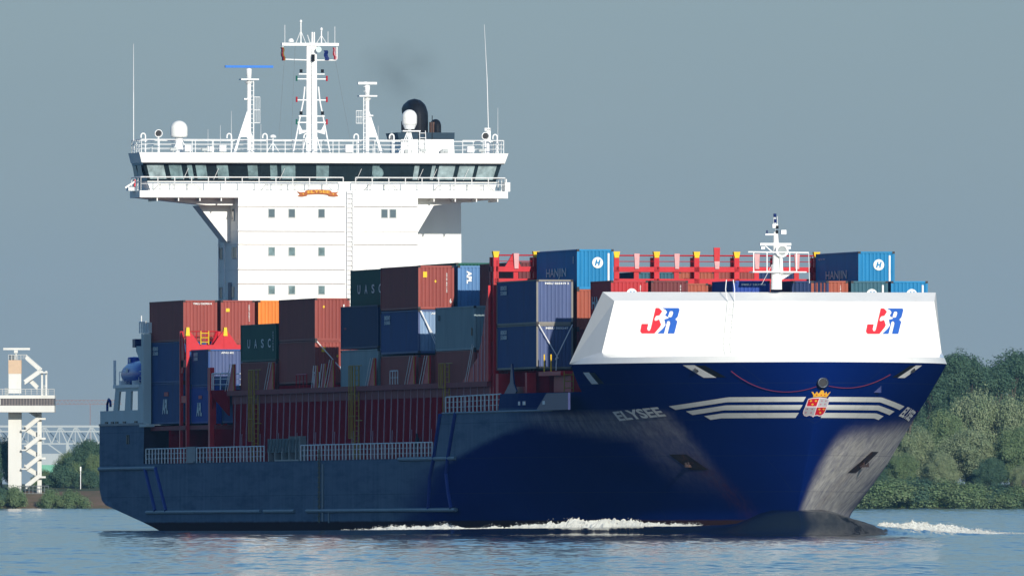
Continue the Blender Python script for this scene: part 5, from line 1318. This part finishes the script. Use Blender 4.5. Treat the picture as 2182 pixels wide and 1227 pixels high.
# foam of the bow wave: a ragged bank of spray built from small tilted flakes over a lumpy core
FOAM = mat('foam', (.52, .54, .52), .9, var=.14, scale=3.0)
def foam(name, line, label, flakes=85):
    rnd = random.Random(len(line)*7+3); mb = MB()
    # resample the crest line, then raise a ragged ridge over it
    P_ = []
    for a, b in zip(line, line[1:]):
        n = max(1, int(math.hypot(b[0]-a[0], b[1]-a[1])/.07)); P_ += [tuple(a[k]+(b[k]-a[k])*i/n for k in range(5)) for i in range(n)]
    M_ = 23; rows = []
    for i, (x, y_, z0, h, wd) in enumerate(P_):
        q = P_[min(i+1, len(P_)-1)]; p = P_[max(i-1, 0)]; d = Vector((q[0]-p[0], q[1]-p[1], 0)); d = d.normalized() if d.length > 0 else Vector((1, 0, 0)); nrm = Vector((-d.y, d.x, 0))
        row = []
        for k in range(M_):
            g = (k/(M_-1)*2-1); c = Vector((x, y_, 0))+nrm*g*wd*1.2
            f1 = noise.noise(Vector((c.x*.45, c.y*.9, 1))); f2 = noise.noise(Vector((c.x*1.5, c.y*2, 4))); f3 = noise.noise(Vector((c.x*5, c.y*6, 7))); f4 = noise.noise(Vector((c.x*14, c.y*16, 2)))
            hh = h*max(0, 1-abs(g)**1.6)*max(.12, .74+.34*f1+.20*f2+.20*f3+.24*f4+.16*noise.noise(Vector((c.x*31, c.y*31, 5))))
            row.append((c.x+.08*f4, c.y+.08*f3, z0-.12+hh*1.15))
        rows.append(row)
    mb.grid(rows)
    for (x, y_, z0, h, wd) in P_:
        if rnd.random() > flakes/100.: continue
        for _ in range(3):
            g = rnd.gauss(0, .4); top = h*max(.12, .75+.5*noise.noise(Vector((x*.45, y_*.9, 1)))+.4*noise.noise(Vector((x*1.5, y_*2, 4))))
            p = Vector((x+rnd.uniform(-.1, .1), y_+g*wd, z0+top*math.exp(-g*g*2)*rnd.uniform(.75, 1.22))); sz = rnd.uniform(.010, .030)
            i0 = mb.add([p+Vector((sz, 0, -sz)), p+Vector((-sz*.5, sz, -sz)), p+Vector((-sz*.5, -sz, -sz)), p+Vector((0, 0, sz))])
            mb.face((i0, i0+1, i0+3)); mb.face((i0+1, i0+2, i0+3)); mb.face((i0+2, i0, i0+3)); mb.face((i0+2, i0+1, i0))
    o = mb.build(name, FOAM, fix=False); tag(o, label, kind='stuff'); return o
lf = []
for i in range(46):
    x = 94+i*1.55; yc = -(hb(min(x, 165.9), 0)+1.2+(168-x)*.05); t = i/45
    h = .10+.48*smooth(0, .45, t)*(1-.25*smooth(.50, .58, t)*(1-smooth(.58, .68, t)))*(1+.65*smooth(.66, .76, t)*(1-smooth(.80, .9, t)))*(1-.85*smooth(.86, 1, t)); lf.append((x, yc, wz(x, yc)*.6, h, .25+1.2*smooth(0, .5, t)*(1-.6*smooth(.8, 1, t))))
foam('bow_foam', lf, 'white foam of the bow wave along the shaded side of the hull')
lf = []
for i in range(40):
    t = i/39; x = 157-t*26; yc = 6.5+t*17.5; lf.append((x, yc, wz(x, yc)*.5, (.12+.52*smooth(0, .15, t))*(1-.85*smooth(.3, 1, t)), .3+.9*smooth(0, .2, t)*(1-.6*t)))
foam('bow_foam', lf, 'white foam crest running off to the right of the bow')
foam('bow_foam', [(165.5, -3.4, .6, .1, .3), (166.8, -1.8, .95, .45, .35), (167.3, -.4, 1.2, .25, .3), (167.2, .8, 1.25, .1, .3)], 'small splash of foam at the foot of the stem')

# ------------------------------------------------------------------ far bank
DB = 2730.
def grassmat(name, c1, c2, sc, b_=.4):
    m = bpy.data.materials.new(name); m.use_nodes = True; t = m.node_tree; L = t.links.new; b = t.nodes['Principled BSDF']; b.inputs['Roughness'].default_value = .9; b.inputs['Specular IOR Level'].default_value = .2
    g = N(t, 'ShaderNodeNewGeometry'); n = N(t, 'ShaderNodeTexNoise'); n.inputs['Scale'].default_value = sc; n.inputs['Detail'].default_value = 8; n.inputs['Roughness'].default_value = .7; L(g.outputs['Position'], n.inputs['Vector'])
    mx = N(t, 'ShaderNodeMix', data_type='RGBA'); mx.inputs[6].default_value = (*c1, 1); mx.inputs[7].default_value = (*c2, 1); r = N(t, 'ShaderNodeMapRange'); r.inputs[1].default_value = .35; r.inputs[2].default_value = .65; L(n.outputs[0], r.inputs[0]); L(r.outputs[0], mx.inputs[0]); L(mx.outputs[2], b.inputs['Base Color'])
    return m
EARTH = grassmat('bank_earth', (.20, .13, .085), (.12, .105, .05), .35); GRASS = grassmat('bank_grass', (.05, .075, .03), (.09, .10, .045), .25); BEACH = grassmat('shore_mud', (.16, .15, .11), (.10, .11, .07), .4)
mb = MB()
prof = [(0, -.6), (3, .1), (7, .7), (13, 1.7), (20, 2.35), (34, 2.75), (60, 3.0), (400, 3.1), (3000, 3.1), (9000, 3.1)]
rows = []
lat = [-8000, -3000, -1200, -500, -250]+[-130+3*i for i in range(90)]+[250, 600, 1500, 4000, 9000]
for d, z in prof:
    rows.append([CAMP*0+Vector(((CAMP+FWD*(DB+d+3.0*noise.noise(Vector((l*.03, 0, 0))))+RGT*l).x, (CAMP+FWD*(DB+d+3.*noise.noise(Vector((l*.03, 0, 0))))+RGT*l).y, z+.35*noise.noise(Vector((l*.11, d*.11, 5)))*(1 if 0 < z < 3 else 0))) for l in lat])
mb.grid(rows); nl = len(lat)-1
mb.m = [(0 if i//nl < 4 and lat[i%nl] < -45 else 1) for i in range(len(mb.f))]
o = mb.build('ground', [EARTH, GRASS], fix=False, smooth=True); tag(o, kind='structure')

# trees --------------------------------------------------------------
def leafmat(name, c1, c2):
    m = bpy.data.materials.new(name); m.use_nodes = True; t = m.node_tree; L = t.links.new; b = t.nodes['Principled BSDF']; b.inputs['Roughness'].default_value = .7; b.inputs['Specular IOR Level'].default_value = .1
    tc = N(t, 'ShaderNodeTexCoord'); n = N(t, 'ShaderNodeTexNoise'); n.inputs['Scale'].default_value = .45; n.inputs['Detail'].default_value = 4; L(tc.outputs['Object'], n.inputs['Vector'])
    g = N(t, 'ShaderNodeNewGeometry'); ad = N(t, 'ShaderNodeMath', operation='ADD'); L(n.outputs[0], ad.inputs[0]); mu = N(t, 'ShaderNodeMath', operation='MULTIPLY'); L(g.outputs['Random Per Island'], mu.inputs[0]); mu.inputs[1].default_value = .5; L(mu.outputs[0], ad.inputs[1])
    r = N(t, 'ShaderNodeMapRange'); r.inputs[1].default_value = .4; r.inputs[2].default_value = 1.1; L(ad.outputs[0], r.inputs[0])
    mx = N(t, 'ShaderNodeMix', data_type='RGBA'); mx.inputs[6].default_value = (*c1, 1); mx.inputs[7].default_value = (*c2, 1); L(r.outputs[0], mx.inputs[0]); L(mx.outputs[2], b.inputs['Base Color'])
    tr = N(t, 'ShaderNodeBsdfTranslucent'); L(mx.outputs[2], tr.inputs[0]); ms = N(t, 'ShaderNodeMixShader'); ms.inputs[0].default_value = .35; L(b.outputs[0], ms.inputs[1]); L(tr.outputs[0], ms.inputs[2]); L(ms.outputs[0], t.nodes['Material Output'].inputs[0])
    return m
WIL = leafmat('willow_leaves', (.19, .26, .14), (.32, .37, .22)); DRK = leafmat('dark_leaves', (.062, .13, .085), (.115, .19, .12)); OLV = leafmat('olive_leaves', (.13, .215, .10), (.22, .285, .145)); REED = leafmat('reed_leaves', (.10, .20, .08), (.17, .27, .11)); BARK = mat('bark', (.10, .085, .065), .9, var=.3, scale=4)
TM = {}
def tree_mesh(kind, seed):
    key = (kind, seed)
    if key in TM: return TM[key]
    rnd = random.Random(seed*31+hash(kind) % 7 if False else seed*31+len(kind)); mb = MB()
    lobes = []
    if kind == 'willow':      # broad billowing crown, unit height 12, radius 6
        for _ in range(62):
            a = rnd.uniform(0, 2*math.pi); el = rnd.uniform(-.3, 1.); rr = rnd.uniform(.55, 1.)
            lobes.append((5.0*rr*math.cos(a)*math.cos(el*1.35), 5.0*rr*math.sin(a)*math.cos(el*1.35), 4.6+5.6*rr*math.sin(el*1.45), rnd.uniform(1.1, 2.0), rnd.uniform(.8, 1.3)))
    elif kind == 'tall':      # narrow alder/poplar crown, height 20, radius 2.6
        for _ in range(44):
            z = rnd.uniform(3.0, 19.2); rr = 2.7*(1-((z-9)/11.5)**2)**.5*rnd.uniform(.3, .9) if abs(z-9) < 11.3 else .3; a = rnd.uniform(0, 2*math.pi)
            lobes.append((rr*math.cos(a), rr*math.sin(a), z, rnd.uniform(.7, 1.35), rnd.uniform(1.0, 1.7)))
    else:                     # bush height 4, radius 3
        for _ in range(22):
            a = rnd.uniform(0, 2*math.pi); rr = rnd.uniform(.1, 1.)
            lobes.append((2.4*rr*math.cos(a), 2.4*rr*math.sin(a), .6+2.4*(1-rr*rr*.8)*rnd.uniform(.5, 1), rnd.uniform(.6, 1.1), rnd.uniform(.8, 1.2)))
    per = {'willow': 900, 'tall': 650, 'bush': 600}[kind]; ls = {'willow': .13, 'tall': .135, 'bush': .10}[kind]
    for (lx, ly, lz, r_, sq) in lobes:
        for _ in range(per):
            v = Vector((rnd.gauss(0, 1), rnd.gauss(0, 1), rnd.gauss(0, 1))).normalized(); q = rnd.uniform(.55, 1.12)
            nn = 1+.45*noise.noise(Vector((lx*3+v.x*2.2, ly*3+v.y*2.2, lz+v.z*2.2)))+.2*noise.noise(Vector((lx+v.x*6, ly+v.y*6, lz+v.z*6)))
            p = Vector((lx, ly, lz))+Vector((v.x*r_, v.y*r_, v.z*r_*sq))*q*nn
            a = (v*1.1+Vector((rnd.uniform(-1, 1), rnd.uniform(-1, 1), rnd.uniform(-.6, 1.0)))).normalized(); c_ = a.orthogonal().normalized(); c_.rotate(Matrix.Rotation(rnd.uniform(0, 6.28), 3, a)); d_ = a.cross(c_); s_ = ls*rnd.uniform(.6, 1.35)
            i0 = mb.add([p+c_*s_, p+d_*s_*.6, p-c_*s_, p-d_*s_*.6]); mb.face((i0, i0+1, i0+2, i0+3))
    me = bpy.data.meshes.new('crown'); me.from_pydata(mb.v, [], mb.f); me.materials.append(None)
    tk = MB(); H = {'willow': 8.0, 'tall': 17.5, 'bush': 2.2}[kind]; r0 = {'willow': .38, 'tall': .28, 'bush': .1}[kind]
    pts = [Vector((0, 0, -.6))]
    for k in range(1, 6): pts.append(Vector((rnd.uniform(-.2, .2)*k*.5*(H/12), rnd.uniform(-.2, .2)*k*.5*(H/12), H*k/5)))
    for k in range(5): tk.tube(pts[k], pts[k+1], r0*(1-k*.17), 8, r0*(1-(k+1)*.17))
    for lx, ly, lz, r_, sq in lobes[::3]:
        b0 = min(lz*.7, H*.8); i = min(4, int(b0/H*5)); p0 = pts[i].lerp(pts[i+1], b0/H*5-i); tk.tube(p0, (lx*.9, ly*.9, lz), r0*.28, 5, r0*.06)
    tm = bpy.data.meshes.new('trunk'); tm.from_pydata(tk.v, [], tk.f); tm.materials.append(BARK)
    TM[key] = (me, tm); return TM[key]
def tree(name, kind, seed, u, depth, ztop, label, m, cat='tree', grp='trees on the far bank', sx=1., rot=None, z0=None):
    p = at(u, depth); z0 = 2.2 if z0 is None else z0
    H0 = {'willow': 11.6, 'tall': 20.3, 'bush': 3.7}[kind]; s = (ztop-z0)/H0
    r = empty(name, (p.x, p.y, z0)); r.scale = (s*sx, s*sx, s); r.rotation_euler = (0, 0, rot if rot is not None else (seed*1.7+u*.013) % 6.28)
    me, tm = tree_mesh(kind, seed)
    o = bpy.data.objects.new('crown', me); COL.objects.link(o); o.parent = r; o.material_slots[0].link = 'OBJECT'; o.material_slots[0].material = m
    o = bpy.data.objects.new('trunk', tm); COL.objects.link(o); o.parent = r
    tag(r, label, cat, grp); return r
# right bank: tall dark wood behind, willows in front
k = 0
for u in range(1701, 2260, 47):
    ztop = zat(745+[0, 12, 26, 8, 20, 30, 14][k % 7] + (0 if u < 2010 else 8), 2800); inf = u > 1990
    lab = {2030: 'tall narrow dark tree just right of the ship bow', 2077: 'tall dark tree second to the right of the bow behind the willows'}.get(u)
    lab = ('tall dark green tree in the back row, %s' % ('nearest the white bow corner' if u < 2040 else 'second right of the bow' if u < 2090 else 'third right of the bow' if u < 2140 else 'at the right picture edge')) if 2000 < u < 2190 else 'tall dark green tree hidden behind the ship bow or beyond the edge of view'
    tree('tall_tree', 'tall', k % 3, u+random.uniform(-8, 8), 2800+(k*37) % 30, ztop, lab, DRK, grp='tall dark trees behind the willows', sx=1.25); k += 1
k = 0
for u in range(1700, 2280, 52):
    tree('tall_tree', 'tall', (k+1) % 3, u+random.uniform(-12, 12), 2832+(k*23) % 20, zat(748+[10, 0, 14, 6][k % 4], 2840), 'dark green tree in the rearmost row of the wood behind the tall trees', DRK, grp='rearmost dark trees', sx=1.5); k += 1
for i, (u, d, v, kd, sx, m, lab) in enumerate([
    (2085, 2782, 822, 'willow', .78, WIL, 'pale grey green willow with the highest rounded crown before the dark trees'),
    (2170, 2780, 842, 'willow', .75, WIL, 'grey green willow high at the right edge, beside the highest willow'),
    (2010, 2776, 868, 'willow', .7, OLV, 'olive green tree just right of the ship name on the bow'),
    (1950, 2772, 905, 'willow', .7, WIL, 'pale willow low beside the port bow, half hidden by the hull'),
    (2065, 2766, 912, 'willow', 1.15, WIL, 'large pale rounded willow in the middle of the right bank'),
    (2165, 2764, 905, 'willow', .9, OLV, 'olive rounded willow at the right edge, middle height'),
    (1925, 2760, 962, 'willow', .9, OLV, 'small olive willow next to the bow, above the reeds'),
    (2005, 2758, 965, 'willow', 1.0, WIL, 'pale willow with a low drooping crown above the reed bed'),
    (2110, 2756, 972, 'willow', 1.1, DRK, 'dark leafy willow low at the water between two paler ones'),
    (2180, 2754, 990, 'willow', 1.1, WIL, 'low pale willow at the right edge above the shore'),
    (1860, 2756, 985, 'willow', 1.1, DRK, 'low dark bushy willow close to the port bow at the waterline'),
    (1790, 2762, 965, 'willow', 1., OLV, 'olive willow hidden behind the port bow'), (1700, 2768, 930, 'willow', 1., OLV, 'olive willow hidden behind the ship stem'), (1600, 2768, 940, 'willow', 1., OLV, 'olive willow hidden behind the hull'), (2270, 2764, 930, 'willow', 1., OLV, 'olive willow beyond the right edge of the picture')]):
    tree('willow_tree', kd, i % 3, u, d, zat(v, d), lab, m, grp='willows on the right bank', sx=sx)
for i, (u, v, m, lab) in enumerate([(1955, 1020, DRK, 'dark bush behind the reed bed, left'), (2020, 1022, OLV, 'olive bush behind the reed bed, right'), (2075, 1028, OLV, 'olive bush at the waterline right of the reeds'), (2130, 1032, DRK, 'dark bush at the waterline, second from the right edge'), (2175, 1035, OLV, 'olive bush at the waterline at the right edge'), (1900, 1018, OLV, 'olive bush behind the left end of the reeds')]):
    tree('bush', 'bush', i % 2, u, 2734-(i % 3), zat(v, 2734), lab, m, 'bush', 'bushes on the right shore', 1.6, z0=-.5)
# left bank
for i, (u, d, v, kd, sx, m, lab) in enumerate([
    (2, 2752, 928, 'willow', .8, DRK, 'dark rounded tree at the left edge below the radar tower platform'), (-60, 2760, 935, 'willow', .9, OLV, 'olive tree beyond the left edge of the picture'),
    (185, 2790, 932, 'willow', .9, DRK, 'dark green tree just left of the ship stern, higher of two'), (150, 2800, 955, 'willow', .8, OLV, 'olive green tree right of the tower stairs, behind the bushes'),
    (205, 2772, 965, 'willow', .8, OLV, 'olive tree touching the stern of the ship'), (240, 2780, 940, 'willow', .9, DRK, 'dark tree hidden behind the ship stern'), (290, 2785, 950, 'willow', .9, OLV, 'olive tree hidden further behind the ship stern')]):
    tree('bank_tree', kd, i % 3, u, d, zat(v, d), lab, m, grp='trees on the left bank', sx=sx)
for i, (u, d, v, m, sx, lab) in enumerate([(28, 2732, 1036, OLV, 1.1, 'low olive bush at the left edge by the water'), (-15, 2733, 1028, DRK, 1.2, 'low dark bush cut by the left edge'), (108, 2732, 1042, OLV, 1.0, 'pale bush on the brown bank below the tower stairs'), (152, 2732, 1043, OLV, 1.3, 'wide low bush on the brown bank left of the stern'),
    (135, 2768, 990, DRK, .9, 'dark rounded bush on the grass right of the tower'), (190, 2766, 1000, DRK, .9, 'dark bush on the grass just left of the ship stern'), (168, 2774, 985, OLV, .9, 'olive bush between two darker ones on the grass'), (95, 2778, 1000, OLV, .9, 'olive bush behind the foot of the tower stairs')]):
    tree('bush', 'bush', i % 2, u, d, zat(v, d), lab, m, 'bush', 'bushes on the left bank', sx*(.85 if d < 2750 else 1.2), z0=-.4 if d < 2750 else 2.6)
# reeds
rnd = random.Random(5); mb = MB()
for _ in range(9000):
    u = rnd.uniform(1600, 2080); d = rnd.uniform(2731.5, 2740); p = at(u, d)
    hh = rnd.uniform(1.2, 1.9)*(1 if u < 2000 else .75)*(.8+.4*noise.noise(Vector((u*.05, 0, 0)))); a = rnd.uniform(0, 3.14); dx = Vector((math.cos(a), math.sin(a), 0))*.05; ln = Vector((rnd.uniform(-.2, .2), rnd.uniform(-.2, .2), hh))
    i0 = mb.add([p-dx, p+dx, p+ln]); mb.face((i0, i0+1, i0+2))
o = mb.build('reeds', REED, fix=False); tag(o, 'band of bright green reeds at the waterline right of the bow', kind='stuff')

# radar tower on the left bank ------------------------------------------
TD = 2748.; TB = at(60, TD, 0)
TW = empty('radar_tower', (TB.x, TB.y, 0)); tag(TW, 'white radar tower with glazed platform, zigzag stairs and rotating scanner on the left bank', 'tower')
TW.rotation_euler = (0, 0, math.atan2(RGT.y, RGT.x))     # local x = to the right in the view, local y = away
k1 = TD/FPX
def tx(u): return (u-60)*k1
def tz(v): return zat(v, TD)
TWM = mat('tower_white', (.62, .62, .58), .7, var=.06, scale=.4, dirt=(.4, .36, .3), dirtamt=.3, streak=True); TBG = mat('tower_beige', (.55, .40, .27), .7, var=.06); TGL = mat('tower_glass', (.10, .09, .09), .3)
b = MB(); b.box(tx(18), tx(46), -.9, .9, 1.8, tz(878)); b.build('tower_column', TWM, TW)
b = MB(); b.box(tx(18.5), tx(45.5), -.8, .8, tz(838), tz(796)); b.build('upper_shaft', TWM, TW)
b = MB(); b.box(tx(18.2), tx(46), -.85, .85, tz(796), tz(767)); b.build('upper_cabin', TBG, TW)
b = MB(); b.box(tx(-30), tx(117.5), -4, 4, tz(878), tz(864)); b.box(tx(-31), tx(118), -4.1, 4.1, tz(849), tz(842)); b.build('platform', TWM, TW)
b = MB(); b.box(tx(-30), tx(117), -3.9, 3.9, tz(864), tz(849)); b.build('glazing', TGL, TW)
b = MB()
for i in range(24): u = -29+i*6.2; b.box(tx(u), tx(u+.9), -4.0, -3.9, tz(864), tz(849))
b.build('glazing_bar', mat('tower_brown', (.30, .27, .25), .7), TW)
b = MB(); b.box(tx(-2), tx(2.5), -4.02, -3.92, tz(862), tz(850)); b.build('open_pane', TWM, TW)
b = MB(); railing(b, [(tx(-30), -4, tz(841)), (tx(117), -4, tz(841))], .75, .8, 3, .03); railing(b, [(tx(18), -.8, tz(767)), (tx(58), -.8, tz(767))], .7, .4, 3, .03); b.build('tower_railing', TWM, TW)
b = MB(); b.box(tx(7), tx(64), -.2, .2, tz(745.5), tz(741)); b.tube((tx(34), 0, tz(767)), (tx(34), 0, tz(745)), .12, 8); b.box(tx(30), tx(38), -.3, .3, tz(752), tz(746)); b.build('radar_scanner', TWM, TW)
b = MB(); b.tube((tx(24), 0, tz(767)), (tx(24), 0, tz(755)), .25, 8); b.tube((tx(30), 0, tz(767)), (tx(30), 0, tz(757)), .2, 8); b.box(tx(10), tx(18), -.5, .5, tz(842), tz(826)); b.box(tx(93), tx(97), -4, -3.7, tz(842), tz(820)); b.build('tower_fitting', STEEL, TW)
def flight(mb, u0, v0, u1, v1, y=-1.2):
    p = Vector((tx(u0), y, tz(v0))); q = Vector((tx(u1), y, tz(v1))); mb.beam(p, q, .9, .18)
    for yy in (y-.45, y+.45): 
        a = p+Vector((0, yy-y, .55)); c_ = q+Vector((0, yy-y, .55)); mb.tube(a, c_, .05, 4); mb.beam(p+Vector((0, yy-y, .30)), q+Vector((0, yy-y, .30)), .04, .5)
        for k in range(9): s_ = k/8; mb.tube(p.lerp(q, s_)+Vector((0, yy-y, 0)), a.lerp(c_, s_), .025, 4)
for k, vb in enumerate((1040, 1000, 958, 916)):
    b = MB(); flight(b, 56, vb+0, 86, vb-24); b.box(tx(84), tx(98), -1.7, -.6, tz(vb-22), tz(vb-26)); b.build('stair_flight', TWM, TW)
    b = MB(); 
    if k < 3: flight(b, 84, vb-24, 52, vb-42, .2); b.box(tx(46), tx(56), -1.7, .7, tz(vb-40), tz(vb-43)); b.build('stair_flight', TWM, TW)
b = MB(); flight(b, 84, 892, 62, 878, .2); b.build('stair_flight', TWM, TW)
b = MB(); b.box(tx(80), tx(89), -.9, -.3, 1.6, tz(878)); b.build('stair_column', TWM, TW)
b = MB(); flight(b, 53, 818, 88, 793); b.build('stair_flight', TWM, TW)
b = MB(); flight(b, 88, 793, 56, 765); b.build('stair_flight', TWM, TW)
b = MB(); flight(b, 62, 812, 80, 830, .3); b.build('stair_flight', TWM, TW)
b = MB(); b.box(tx(88), tx(92), -1.0, -.7, tz(842), tz(790)); b.box(tx(97), tx(101), -1.0, -.7, tz(842), tz(790)); b.box(tx(84), tx(102), -1.7, -.5, tz(795), tz(792)); b.build('stair_frame', TWM, TW)
b = MB(); b.lathe([(.01, -.15), (.22, 0), (.01, .15)], (tx(96), -1.1, tz(824)), 10); b.build('floodlight', WHITE2, TW)
b = MB(); b.box(tx(16), tx(104), -2.2, 2.0, 1.7, 2.0); railing(b, [(tx(38), -2.1, 2.0), (tx(104), -2.1, 2.0)], 1.0, .5, 2, .04)
for u in (42, 62, 84, 100): b.tube((tx(u), -1.9, .4), (tx(u), -1.9, 1.7), .12, 6)
b.build('tower_base', STEEL, TW)
b = MB(); b.tube((tx(167), 14, 2.4), (tx(167), 14, 5.4), .06, 5); b.box(tx(166), tx(168.5), 13.8, 14.1, 5.0, 5.6)
o = b.build('lamp_post', WHITE2); o.location = TW.location; o.rotation_euler = TW.rotation_euler; tag(o, 'small white lamp post on the grass between the tower and the stern', 'lamp post')

# far truss bridge, shed, crane -----------------------------------------
BD = 5200.; kb = BD/FPX
BRo = at(60, BD, 0); BR = empty('truss_bridge', (BRo.x, BRo.y, 0)); BR.rotation_euler = (0, 0, math.atan2(RGT.y, RGT.x)); tag(BR, 'pale steel truss structure on the hazy horizon behind the radar tower', 'bridge')
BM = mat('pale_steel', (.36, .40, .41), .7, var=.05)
zt, zb2 = zat(908, BD), zat(945, BD); zc = zat(975, BD)
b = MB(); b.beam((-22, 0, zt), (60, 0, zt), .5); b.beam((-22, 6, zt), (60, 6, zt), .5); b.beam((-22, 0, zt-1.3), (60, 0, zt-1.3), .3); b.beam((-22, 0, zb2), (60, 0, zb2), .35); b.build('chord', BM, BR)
b = MB()
for i in range(20):
    x = -20+i*4; b.beam((x, 0, zt), (x+2, 0, zb2), .28); b.beam((x+2, 0, zb2), (x+4, 0, zt), .28); b.beam((x, 0, zt), (x, 0, zb2), .2)
b.build('lattice', BM, BR)
b = MB()
for i in range(20): x = -20+i*4; b.beam((x, 6, zt), (x+4, 6, zb2), .22)
b.build('lattice', BM, BR)
b = MB()
for x in (-8, 10, 26, 44):
    b = MB(); b.beam((x, 0, 3), (x, 0, zb2), .7); b.beam((x+5, 0, 3), (x, 0, zb2), .3); b.beam((x-5, 0, zb2), (x, 0, zc), .3); b.build('pier', BM, BR)
b = MB(); 
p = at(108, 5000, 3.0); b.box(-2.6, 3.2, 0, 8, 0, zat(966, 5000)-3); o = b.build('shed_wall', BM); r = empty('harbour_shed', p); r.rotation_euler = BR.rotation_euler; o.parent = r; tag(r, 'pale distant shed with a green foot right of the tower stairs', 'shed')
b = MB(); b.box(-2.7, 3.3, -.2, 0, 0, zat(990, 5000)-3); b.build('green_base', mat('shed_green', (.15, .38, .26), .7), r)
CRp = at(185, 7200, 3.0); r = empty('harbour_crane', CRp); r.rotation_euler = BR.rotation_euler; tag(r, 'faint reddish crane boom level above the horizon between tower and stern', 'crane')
RM = mat('hazed_red_steel', (.20, .165, .17), .8); b = MB(); zz = zat(856, 7200)-3; b.beam((-13, 0, zz+.6), (12, 0, zz+.6), .3); b.beam((-13, 0, zz-.8), (12, 0, zz-.8), .3)  # red steel paled towards the sky colour, distance haze painted in
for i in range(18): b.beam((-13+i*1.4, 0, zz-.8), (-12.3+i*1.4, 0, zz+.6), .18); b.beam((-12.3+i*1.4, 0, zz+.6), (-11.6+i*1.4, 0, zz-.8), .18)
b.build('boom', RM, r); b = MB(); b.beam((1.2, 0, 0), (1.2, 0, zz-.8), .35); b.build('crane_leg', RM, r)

# separate members that were collected in one mesh into parts of their own
def split_loose(o):
    me = o.data; bm = bmesh.new(); bm.from_mesh(me); seen = set(); comps = []
    for v in bm.verts:
        if v in seen: continue
        st = [v]; seen.add(v); c = []
        while st:
            q = st.pop(); c.append(q)
            for e in q.link_edges:
                w2 = e.other_vert(q)
                if w2 not in seen: seen.add(w2); st.append(w2)
        comps.append(c)
    for c in comps:
        idx = {v: i for i, v in enumerate(c)}; fs = []
        for v in c:
            for f in v.link_faces:
                if f not in seen: seen.add(f); fs.append(f)
        m2 = bpy.data.meshes.new(o.name); m2.from_pydata([v.co[:] for v in c], [], [[idx[v] for v in f.verts] for f in fs])
        for m in me.materials: m2.materials.append(m)
        n = bpy.data.objects.new(o.name.split('.')[0], m2); COL.objects.link(n); n.parent = o.parent
    bm.free(); bpy.data.objects.remove(o)
for o in [o for o in bpy.data.objects if o.type == 'MESH' and o.name.split('.')[0] in ('deck_pillar', 'side_bracket', 'stack_pillar', 'forecastle_deck', 'safety_post', 'bridge_post', 'side_vent', 'freeing_port', 'side_window', 'window_wiper', 'coaming_ledge', 'side_recess', 'platform_post', 'poop_bulwark')]: split_loose(o)

# smoke and haze ---------------------------------------------------------
def vol(name, col, dens, noisy=False, ani=.2):
    m = bpy.data.materials.new(name); m.use_nodes = True; t = m.node_tree; t.nodes.remove(t.nodes['Principled BSDF']); L = t.links.new
    pv = N(t, 'ShaderNodeVolumePrincipled'); pv.inputs['Color'].default_value = (*col, 1); pv.inputs['Density'].default_value = dens; pv.inputs['Anisotropy'].default_value = ani
    L(pv.outputs[0], t.nodes['Material Output'].inputs['Volume'])
    if noisy:
        tc = N(t, 'ShaderNodeTexCoord'); n = N(t, 'ShaderNodeTexNoise'); n.inputs['Scale'].default_value = 1.8; n.inputs['Detail'].default_value = 3; L(tc.outputs['Object'], n.inputs['Vector'])
        ln = N(t, 'ShaderNodeVectorMath', operation='LENGTH'); L(tc.outputs['Object'], ln.inputs[0])
        r = N(t, 'ShaderNodeMapRange'); r.inputs[1].default_value = 1.0; r.inputs[2].default_value = .1; r.inputs[3].default_value = 0; r.inputs[4].default_value = 1; L(ln.outputs['Value'], r.inputs[0])
        r2 = N(t, 'ShaderNodeMapRange'); r2.inputs[1].default_value = .35; r2.inputs[2].default_value = .7; L(n.outputs[0], r2.inputs[0])
        mu = N(t, 'ShaderNodeMath', operation='MULTIPLY'); L(r.outputs[0], mu.inputs[0]); L(r2.outputs[0], mu.inputs[1]); m2 = N(t, 'ShaderNodeMath', operation='MULTIPLY'); L(mu.outputs[0], m2.inputs[0]); m2.inputs[1].default_value = dens; L(m2.outputs[0], pv.inputs['Density'])
    return m
b = MB(); b.lathe([(math.sin(a)*1.0+.001, -math.cos(a)) for a in [math.pi*k/14 for k in range(15)]], (0, 0, 0), 24)
o = b.build('smoke', vol('smoke_volume', (.05, .05, .05), .075, True), smooth=True); tag(o, 'faint brownish exhaust smoke drifting left above the funnel', kind='stuff')
o.location = (0.5, 9.0, 33.0); o.scale = (4.6, 3.6, 3.2); on_ship(o)
hzb = MB(); ca = CAMP-FWD*60; cb = CAMP+FWD*8200
def hp(base, l, z): q = base+RGT*l; return (q.x, q.y, z)
hzb.hexa([hp(ca, -60, -1.6), hp(ca, 60, -1.6), hp(cb, 700, -1.6), hp(cb, -700, -1.6), hp(ca, -60, 60), hp(ca, 60, 60), hp(cb, 700, 90), hp(cb, -700, 90)])
o = hzb.build('haze', vol('haze_volume', (.20, .52, .95), 2.2e-5, ani=.0)); tag(o, kind='stuff')
